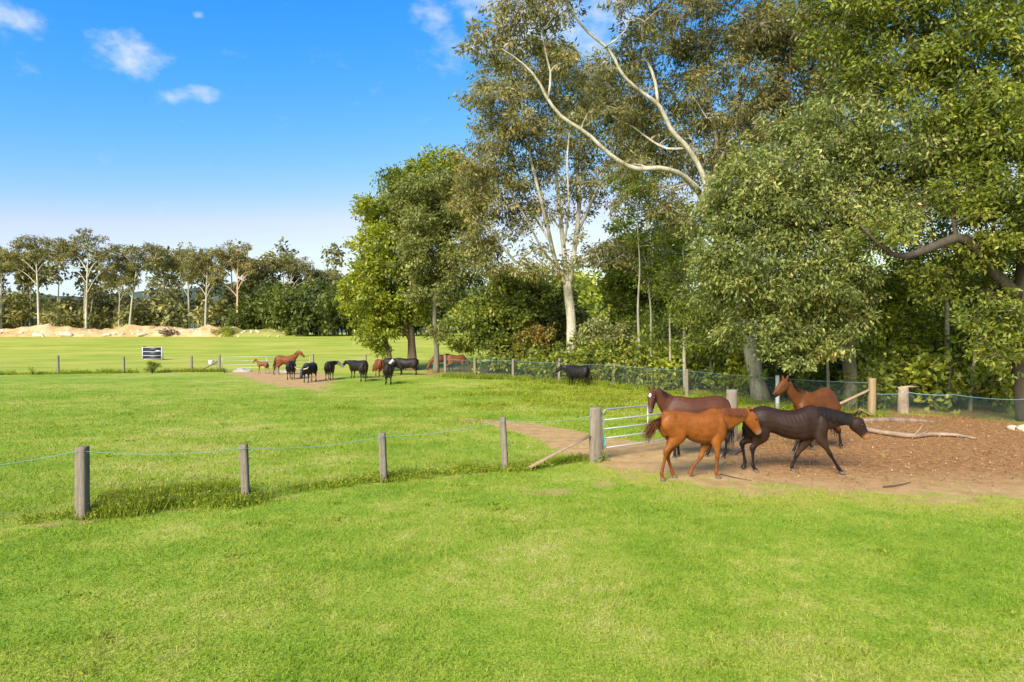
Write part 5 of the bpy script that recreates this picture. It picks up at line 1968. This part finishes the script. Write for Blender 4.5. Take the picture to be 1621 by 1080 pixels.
fsp = scale_spec(foal, .58)
o = animal('foal', 'small brown foal facing left in front of the far pipe gate', 'foal', fsp, far_place(416, 592), math.radians(172),
           horse_coat((.16, .055, .016), (.19, .08, .03), (.10, .04, .02), (.07, .035, .025)), M_coat, .02, None, 3)
add_hair(o, fsp, hair_brown, rh, -1, .28, 40, 30, (-.2, 0, -.9), .025, .07)
for (px, py, yaw, lab, neck, body) in ((700, 588, 185, 'brown horse behind the netting, left of the pair under the grey-green tree', 'down', (.13, .05, .02)),
                                       (722, 590, 8, 'reddish brown horse behind the netting, right of the pair under the grey-green tree', 'down', (.17, .06, .02))):
    sp = std_horse(neck, 1)
    o = animal('horse', lab, 'horse', sp, far_place(px, py), math.radians(yaw), horse_coat(body, body, (.02, .014, .012), (.06, .04, .03)), M_coat, .03, None, 4)
    add_hair(o, sp, hair_black, rh, -1, .8, 70, 60, (-.2, 0, -.9), .03)


def std_cow(headpose='mid', horns=False, turn=0.0):
    if headpose == 'mid':
        n = [(1.36, 0, 1.00, .26, .15), (1.58, turn * .05, 1.08, .20, .12), (1.78, turn * .18, 1.14, .15, .10)]
        h = [(1.80, turn * .2, 1.17, .12, .105), (1.90, turn * .28, 1.10, .13, .11), (2.02, turn * .38, .98, .11, .095), (2.12, turn * .46, .86, .095, .085), (2.16, turn * .5, .80, .065, .065)]
    elif headpose == 'low':
        n = [(1.36, 0, .95, .26, .15), (1.60, turn * .05, .90, .20, .12), (1.80, turn * .15, .80, .15, .10)]
        h = [(1.82, turn * .17, .80, .12, .105), (1.92, turn * .22, .68, .13, .11), (2.0, turn * .28, .52, .11, .095), (2.06, turn * .32, .38, .095, .085), (2.08, turn * .34, .31, .065, .065)]
    else:
        n = [(1.36, 0, .92, .26, .15), (1.58, turn * .05, .72, .19, .12), (1.76, turn * .1, .48, .15, .10)]
        h = [(1.77, turn * .1, .48, .12, .105), (1.84, turn * .12, .36, .13, .11), (1.90, turn * .14, .22, .11, .095), (1.93, turn * .15, .10, .085, .08), (1.94, turn * .15, .05, .06, .06)]
    hx, hy, hz = h[0][:3]
    sp = {'torso': [(0, 1.16, .86, .13), (.05, 1.24, .72, .21), (.16, 1.28, .64, .265), (.35, 1.29, .60, .29), (.6, 1.26, .54, .325), (.9, 1.25, .50, .335), (1.15, 1.28, .53, .30),
                    (1.33, 1.27, .57, .25), (1.48, 1.20, .66, .19), (1.58, 1.05, .76, .12)],
          'neck': n, 'head': h, 'H': 1.3,
          'ears': [((hx + .02, hy + s * .09, hz + .04), (hx - .02, hy + s * .27, hz + .01), .045) for s in (-1, 1)],
          'legs': [{'hind': True, 'j': [(.24, s * .15, .98), (.36, s * .16, .70), (.14, s * .15, .47), (.12, s * .15, .13), (.17, s * .15, 0)]} for s in (-1, 1)] +
                  [{'hind': False, 'j': [(1.34, s * .14, .88), (1.26, s * .15, .62), (1.28, s * .14, .37), (1.28, s * .14, .12), (1.32, s * .14, 0)]} for s in (-1, 1)],
          'leg_scale': 1.22}
    off_ = .8
    sp['torso'] = [(x - off_, a, b_, c) for x, a, b_, c in sp['torso']]
    for key in ('neck', 'head'):
        sp[key] = [(x - off_, y, z, a, b_) for x, y, z, a, b_ in sp[key]]
    sp['ears'] = [((e[0] - off_, e[1], e[2]), (f_[0] - off_, f_[1], f_[2]), r) for e, f_, r in sp['ears']]
    for L in sp['legs']:
        L['j'] = [(x - off_, y, z) for x, y, z in L['j']]
    return sp


def cow_coat(body, face=None, tone=None):
    def fn(co, lj, spec):
        c = np.tile(np.array(body, float), (len(co), 1))
        nz = vnoise(co[:, 0] + 9, co[:, 2] + co[:, 1] + 9, 3.0, 9) - .5
        c = c * (1 + .5 * nz)[:, None]
        if tone is not None:
            c = mixcol(c, tone, .6 * ss(co[:, 2], 1.0, 1.3))
        hd_ = np.array(spec['head'])
        if face is not None:
            d = np.min(np.linalg.norm(co[:, None, :] - hd_[None, 1:, :3], axis=2), axis=1)
            c = mixcol(c, face, ss(-d, -.17, -.11))
        c = mixcol(c, (.03, .026, .022), ss(-co[:, 2], -.07, -.05))
        return np.clip(c, .003, 1)
    return fn


BLK = (.017, .013, .011)
WHT = (.48, .45, .40)
cows = [
    (461, 600, 100, 'mid', 0, BLK, None, None, False, 'black cow seen from behind, just below the mare'),
    (490, 604, 262, 'low', 0, (.022, .022, .024), None, (.06, .06, .065), True, 'black horned cow with head lowered towards the viewer'),
    (522, 601, 96, 'mid', -1.5, BLK, WHT, None, False, 'black cow with a white face looking right, standing alone'),
    (567, 599, 150, 'mid', .3, BLK, None, None, False, 'black cow facing left behind the rear-facing one, left of the brown cow'),
    (575, 603, 102, 'low', 0, (.028, .022, .018), None, None, False, 'blackish brown cow seen from behind, in front of the left-facing black one'),
    (600, 597, 112, 'low', .6, (.17, .055, .02), None, None, False, 'red-brown cow, the only brown one in the herd'),
    (622, 593, 175, 'low', 0, BLK, None, None, False, 'black cow mostly hidden behind the red-brown cow'),
    (645, 594, 176, 'mid', .3, BLK, WHT, None, False, 'black cow with a white face in side view by the tree trunks'),
    (615, 608, 98, 'low', 0, (.020, .014, .011), None, None, False, 'dark cow nearest the camera, seen from behind below the herd'),
    (914, 611, 142, 'mid', .6, (.014, .011, .010), None, None, False, 'lone black cow standing in the weeds by the netting fence'),
]
tail_mat = hair_black
for i, (px, py, yaw, hp, turn, body, face, tone, horns, lab) in enumerate(cows):
    sp = std_cow(hp, horns, turn)
    o = animal('cow', lab, 'cow', sp, far_place(px, py), math.radians(yaw), cow_coat(body, face, tone), M_cow, .038, 'cattle in the paddock', 4)
    b = Buf()
    b.tube(np.array(((-.78, 0, 1.2), (-.86, .01, 1.05), (-.86, .02, .75), (-.84, .02, .5), (-.84, .03, .36))), (.03, .025, .02, .03, .012), 6)
    link('tail', b.mesh('tail', tail_mat), o)
    if horns:
        hx, hy, hz = sp['head'][0][:3]
        for s in (-1, 1):
            b = Buf()
            b.tube(np.array(((hx + .02, hy + s * .07, hz + .08), (hx + .05, hy + s * .24, hz + .12), (hx + .12, hy + s * .40, hz + .17), (hx + .16, hy + s * .46, hz + .27))), (.04, .034, .024, .008), 7)
            link('horn', b.mesh('horn', M_rock), o)


# ------------------------------------------------------------------ grass, weeds, litter
def blades(name, label, x, y, h, w, lean, mat, rng, cat='grass', vmean=.5, vstd=.27, vals=None):
    n = len(x)
    z = gz_at(x, y) - .004
    a = rng.uniform(0, 2 * math.pi, n)
    d = rng.uniform(0, 2 * math.pi, n)
    ux, uy = np.cos(a) * w / 2, np.sin(a) * w / 2
    lx, ly = np.cos(d) * lean * h, np.sin(d) * lean * h
    v = np.empty((n, 3, 3))
    v[:, 0] = np.stack([x - ux, y - uy, z], 1)
    v[:, 1] = np.stack([x + ux, y + uy, z], 1)
    v[:, 2] = np.stack([x + lx, y + ly, z + h], 1)
    vv = np.clip(rng.normal(vmean, vstd, n), 0, 1) if vals is None else vals
    o = link(name, mesh_np(name, v.reshape(-1, 3), np.arange(n * 3).reshape(n, 3), mat, {'v': np.repeat(vv, 3)}))
    tag(o, label, cat, None, 'stuff')
    return o


rg = np.random.default_rng(404)
n = 400000
# density falls with distance so that it stays even in the picture
Yv = 5.2 * np.exp(rg.random(n) * math.log(52 / 5.2))
Xv = (rg.random(n) * 2 - 1) * (Yv * .80 + 2.5)
dm_, lm_, dr_, fr_ = masks(Xv, Yv)
k = rg.random(n) > np.clip((dm_ - .22) * 2.2, 0, .985)
Xv, Yv = Xv[k], Yv[k]
patch = vnoise(Xv, Yv, .7, 31) * .6 + vnoise(Xv, Yv, 2.3, 32) * .4
hh = (.020 + .038 * patch) * rg.uniform(.5, 1.5, len(Xv)) * (1 + .012 * Yv) * np.clip((52 - Yv) / 26, .06, 1)
fl_y = np.interp(Xv, [p[0] for p in front_pts], [p[1] for p in front_pts])
hh *= np.where(Yv > fl_y, 1.35, 1.0)
ww = (.0055 + .0006 * Yv) * rg.uniform(.7, 1.4, len(Xv))
blades('grass', 'short bright green pasture grass', Xv, Yv, hh, ww, rg.uniform(.2, 1.3, len(Xv)), M_blade, rg)

# taller weeds along the front fence and in the rough by the netting
px_, py_, ph_, pv_ = [], [], [], []


def weed_patch(cx, cy, rx, ry, n, h, yellow=.12):
    a = rg.normal(size=(n, 2)) * .5
    px_.append(cx + a[:, 0] * rx)
    py_.append(cy + a[:, 1] * ry)
    ph_.append(h * rg.uniform(.35, 1.15, n))
    v = np.clip(rg.normal(.42, .18, n), 0, .8)
    v[rg.random(n) < yellow * 1.3] = 1.0
    pv_.append(v)


A0, A1, A2, A3, A4 = front_pts
for _ in range(90):
    y = 6.5 * math.exp(rg.random() * math.log(40 / 6.5))
    x = (rg.random() * 2 - 1) * (y * .8 + 1)
    d_, _, _, _ = masks(np.array([x]), np.array([y]))
    if d_[0] < .25:
        weed_patch(x, y, rg.uniform(.10, .35), rg.uniform(.08, .25), int(rg.uniform(10, 34)), rg.uniform(.03, .06), .03)
for t in np.concatenate([rg.uniform(.08, .62, 17), rg.uniform(.6, .97, 7)]):
    c = A0 * (1 - t) + A1 * t
    weed_patch(c[0], c[1] + rg.uniform(.0, .9), .45, .40, int(rg.uniform(200, 650)), rg.uniform(.16, .50), .10)
for (P0, P1, m_, hmax) in ((off, A0, 6, .16), (A1, A2, 7, .18), (A2, A3, 10, .20), (A3, A4, 7, .2)):
    for t in rg.random(m_):
        c = P0 * (1 - t) + P1 * t
        weed_patch(c[0], c[1] + rg.uniform(-.1, .7), .45, .32, int(rg.uniform(120, 300)), rg.uniform(.10, hmax), .10)
for p in front_pts:
    weed_patch(p[0] + .05, p[1] + .05, .30, .25, 160, .22, .08)
for _ in range(150):
    x = rg.normal(5.5, 4.5)
    y = rg.normal(34, 5.5)
    d_, _, _, _ = masks(np.array([x]), np.array([y]))
    if d_[0] > .3 or y > 50 - 1.2 * x + 1.0 or y < 22:
        continue
    weed_patch(x, y, .9, .7, int(rg.uniform(60, 160)), rg.uniform(.12, .34), .16)
for i in range(len(net_pts) - 1):
    for t in rg.random(9):
        c = net_pts[i] * (1 - t) + net_pts[i + 1] * t
        weed_patch(c[0], c[1] - .1, .7, .4, 90, rg.uniform(.25, .55), .08)
for i in range(4):
    for t in rg.random(11):
        c = ff_pts[i] * (1 - t) + ff_pts[i + 1] * t
        weed_patch(c[0], c[1], .9, .35, 70, rg.uniform(.2, .5), .1)
wx, wy, wh, wv_ = (np.concatenate(q) for q in (px_, py_, ph_, pv_))
# leafy bits on the weeds
kk = rg.random(len(wx)) < .55
fx, fy, fh, fv = (np.repeat(q[kk], 2) for q in (wx, wy, wh, wv_))
fx = fx + rg.normal(0, .04, len(fx))
fy = fy + rg.normal(0, .04, len(fy))
fz = gz_at(fx, fy) + fh * rg.uniform(.05, .85, len(fx))
lv, lf = leaf_quads(np.stack([fx, fy, fz], 1), rg.normal(size=(len(fx), 3)), np.where(fv > .95, .028 + .0010 * fy, .05 + .0012 * fy)[:, None], .45, -.15, rg, .5)
o = link('weed_leaves', mesh_np('weed_leaves', lv, lf, M_weed, {'v': np.repeat(np.where(fv > .95, 1.0, np.clip(fv + rg.normal(0, .12, len(fv)), 0, .9)), 4)}))
tag(o, 'leafy weed growth with yellow flowers under the fence wires', 'weeds', None, 'stuff')
blades('weeds', 'taller weeds along the fences and in the rough', wx, wy, wh, .007 + .0006 * wy, rg.uniform(.1, .75, len(wx)), M_weed, rg, 'weeds', vals=np.where(wv_ > .95, .6, wv_))

# leaf litter on the yard
n = 26000
lx = rg.uniform(3.5, 24, n)
ly = rg.uniform(14, 30, n)
dm_, lm_, _, _ = masks(lx, ly)
k = (dm_ * lm_ > rg.random(n) * .8) & (lx < ly * .8 + 3)
lx, ly = lx[k], ly[k]
n = len(lx)
pos = np.stack([lx, ly, gz_at(lx, ly) + .008 + rg.random(n) * .015], 1)
dirs = rg.normal(size=(n, 3))
dirs[:, 2] = np.abs(dirs[:, 2]) * .25
v, f = leaf_quads(pos, dirs, .062, .42, -.06, rg, 2.0)
v[:, 2] = np.maximum(v[:, 2], .006)
M_litter = mat_leaf('dry_leaf', [(0, (.07, .035, .016)), (.4, (.20, .11, .05)), (.75, (.38, .25, .13)), (1, (.62, .50, .36))], .1, .7, .2)
o = link('leaf_litter', mesh_np('leaf_litter', v, f, M_litter, {'v': np.repeat(np.clip(rg.normal(.45, .17, n), 0, 1), 4)}))
tag(o, 'dry brown leaf litter covering the bare yard', 'leaf litter', None, 'stuff')
